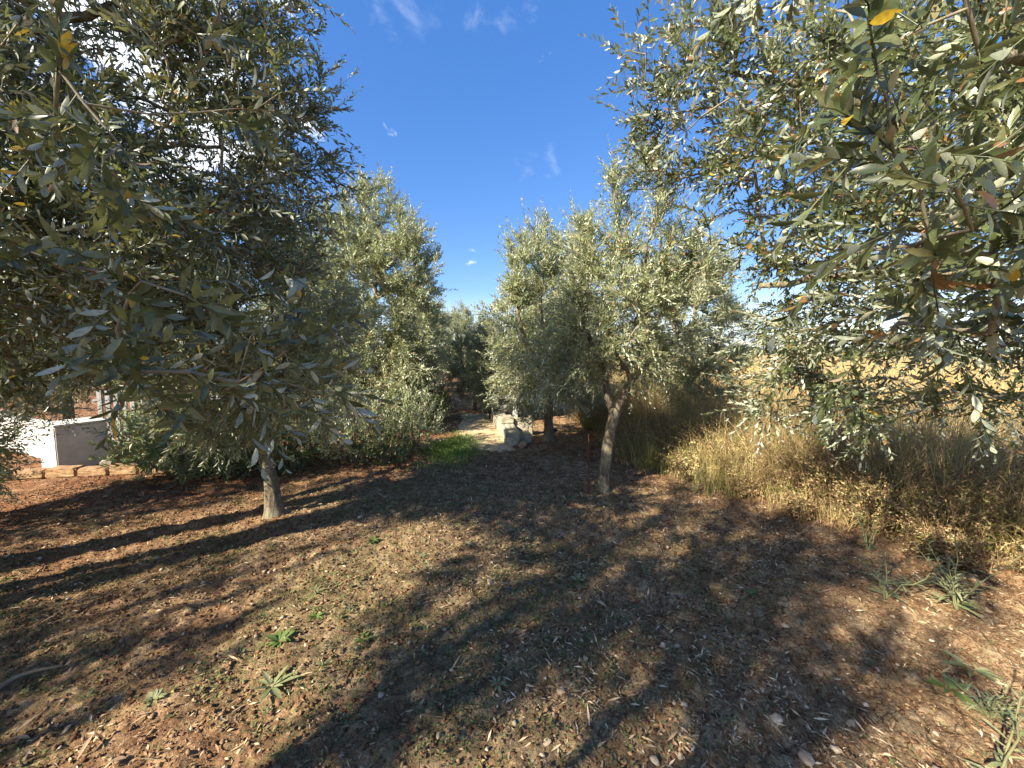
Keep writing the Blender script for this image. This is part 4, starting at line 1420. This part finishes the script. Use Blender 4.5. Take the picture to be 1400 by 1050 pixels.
# path
n1, n2 = 14, 60
pts = []
for j in range(n2):
    t = j / (n2 - 1)
    yy = 5.6 + t * 3.6
    cx_ = -.42 - .10 * (yy - 5.7)
    for i in range(n1):
        s = i / (n1 - 1) - .5
        w_ = .95 + .25 * (float(fbm(np.array([yy * 1.1]), np.array([s * 3.]), 8, 2)[0]) - .5)
        xx = cx_ + s * w_ + .12 * (float(vnoise(np.array([yy * 2.1]), np.array([s * 2 + 9]), 5)[0]) - .5)
        edge = max(0, abs(s) - .38) / .12
        endf = max(0, .06 - t) / .06
        pts.append((xx, yy, gz1(xx, yy) + .012 - .03 * max(edge, endf)))
id_ = np.arange(n1 * n2).reshape(n2, n1)
pq = np.stack([id_[:-1, :-1], id_[:-1, 1:], id_[1:, 1:], id_[1:, :-1]], -1).reshape(-1, 4)
tag(mesh_np('path', np.array(pts), [pq], M['path'], smooth=True), 'pale dusty path leading away between the trees', 'path', kind='structure')

# low concrete wall, its stepped blocks, rubble and bench by the path
lw_ = empty('low_wall', (-.16, 7.15, gz1(-.16, 7.15) - .03), R(9))
box_obj('kerb', .24, 2.3, .26, 'concrete', lw_, (0, 0, 0), 0, .02, .003, 1)
box_obj('step_block', .24, .36, .10, 'concrete', lw_, (.0, -.35, .262), 0, .015, .003, 2)
box_obj('end_block', .22, .26, .17, 'concrete', lw_, (.233, -.84, .0), 0, .02, .004, 3)
tag(lw_, 'low stepped concrete wall along the right side of the path', 'wall')
x, y = .17, 5.92
rb = stone(x, y, .085, 'rough mossy boulder at the near end of the low concrete wall', 611, 'tuff', tall=.85, name='boulder', cat='boulder')
bn = empty('concrete_bench', (-.12, 8.05, gz1(-.12, 8.0) + .0), R(6))
box_obj('slab', .62, .36, .07, 'whitewash', bn, (-.05, 0, .50))
box_obj('post', .09, .30, .52, 'whitewash', bn, (.18, 0, -.02), bev=.008)
br = box_obj('brace', .05, .2, .42, 'whitewash', bn, (-.12, 0, .26), bev=.006)
br.rotation_euler = (0, R(50), 0)
tag(bn, 'pale concrete bench with a slab top and slanting brace beside the path', 'bench')
pn = empty('upright_slab', (.16, 6.72, gz1(.16, 6.7)), R(-6))
box_obj('slab', .26, .05, .30, 'concrete', pn, (0, 0, 0))
box_obj('post', .07, .07, .34, 'concrete', pn, (.17, 0, 0), bev=.006)
tag(pn, 'square pale slab standing on edge behind the low wall', 'slab')
x, y = .72, 7.0
sk = stone(x, y, .13, 'dark lump of sacking on the soil right of the low wall', 612, 'darkplastic', flat=.5, name='sack', cat='sack')

# ------------------------------------------------------------------ far tree line
n = 26000
a = rng.uniform(R(-10), R(190), n)
d = 130 + 25 * fbm(a * 9, a * 0, 12, 3) + rng.uniform(0, 9, n)
hgt = 3.6 * (0.35 + 1.1 * fbm(a * 38, a * 0 + 2, 15, 4)) + 2.2 * sstep(.55, .75, fbm(a * 13, a * 0, 19, 2))
zz = hgt * rng.random(n) ** .8
B = np.stack([d * np.cos(a), d * np.sin(a), zz - .3], 1)
V, P = leaf_verts(B, rng.normal(size=(n, 3)), rng.normal(size=(n, 3)) + np.array([0, -.3, .6]), rng.uniform(.5, 1.3, n), rng.uniform(.3, .8, n), 1)
tag(mesh_np('treeline', V, P, M['shrub']), 'low green line of trees on the horizon beyond the field', 'treeline', kind='stuff')

print('objects', len(bpy.data.objects), 'verts', sum(len(m.vertices) for m in bpy.data.meshes))
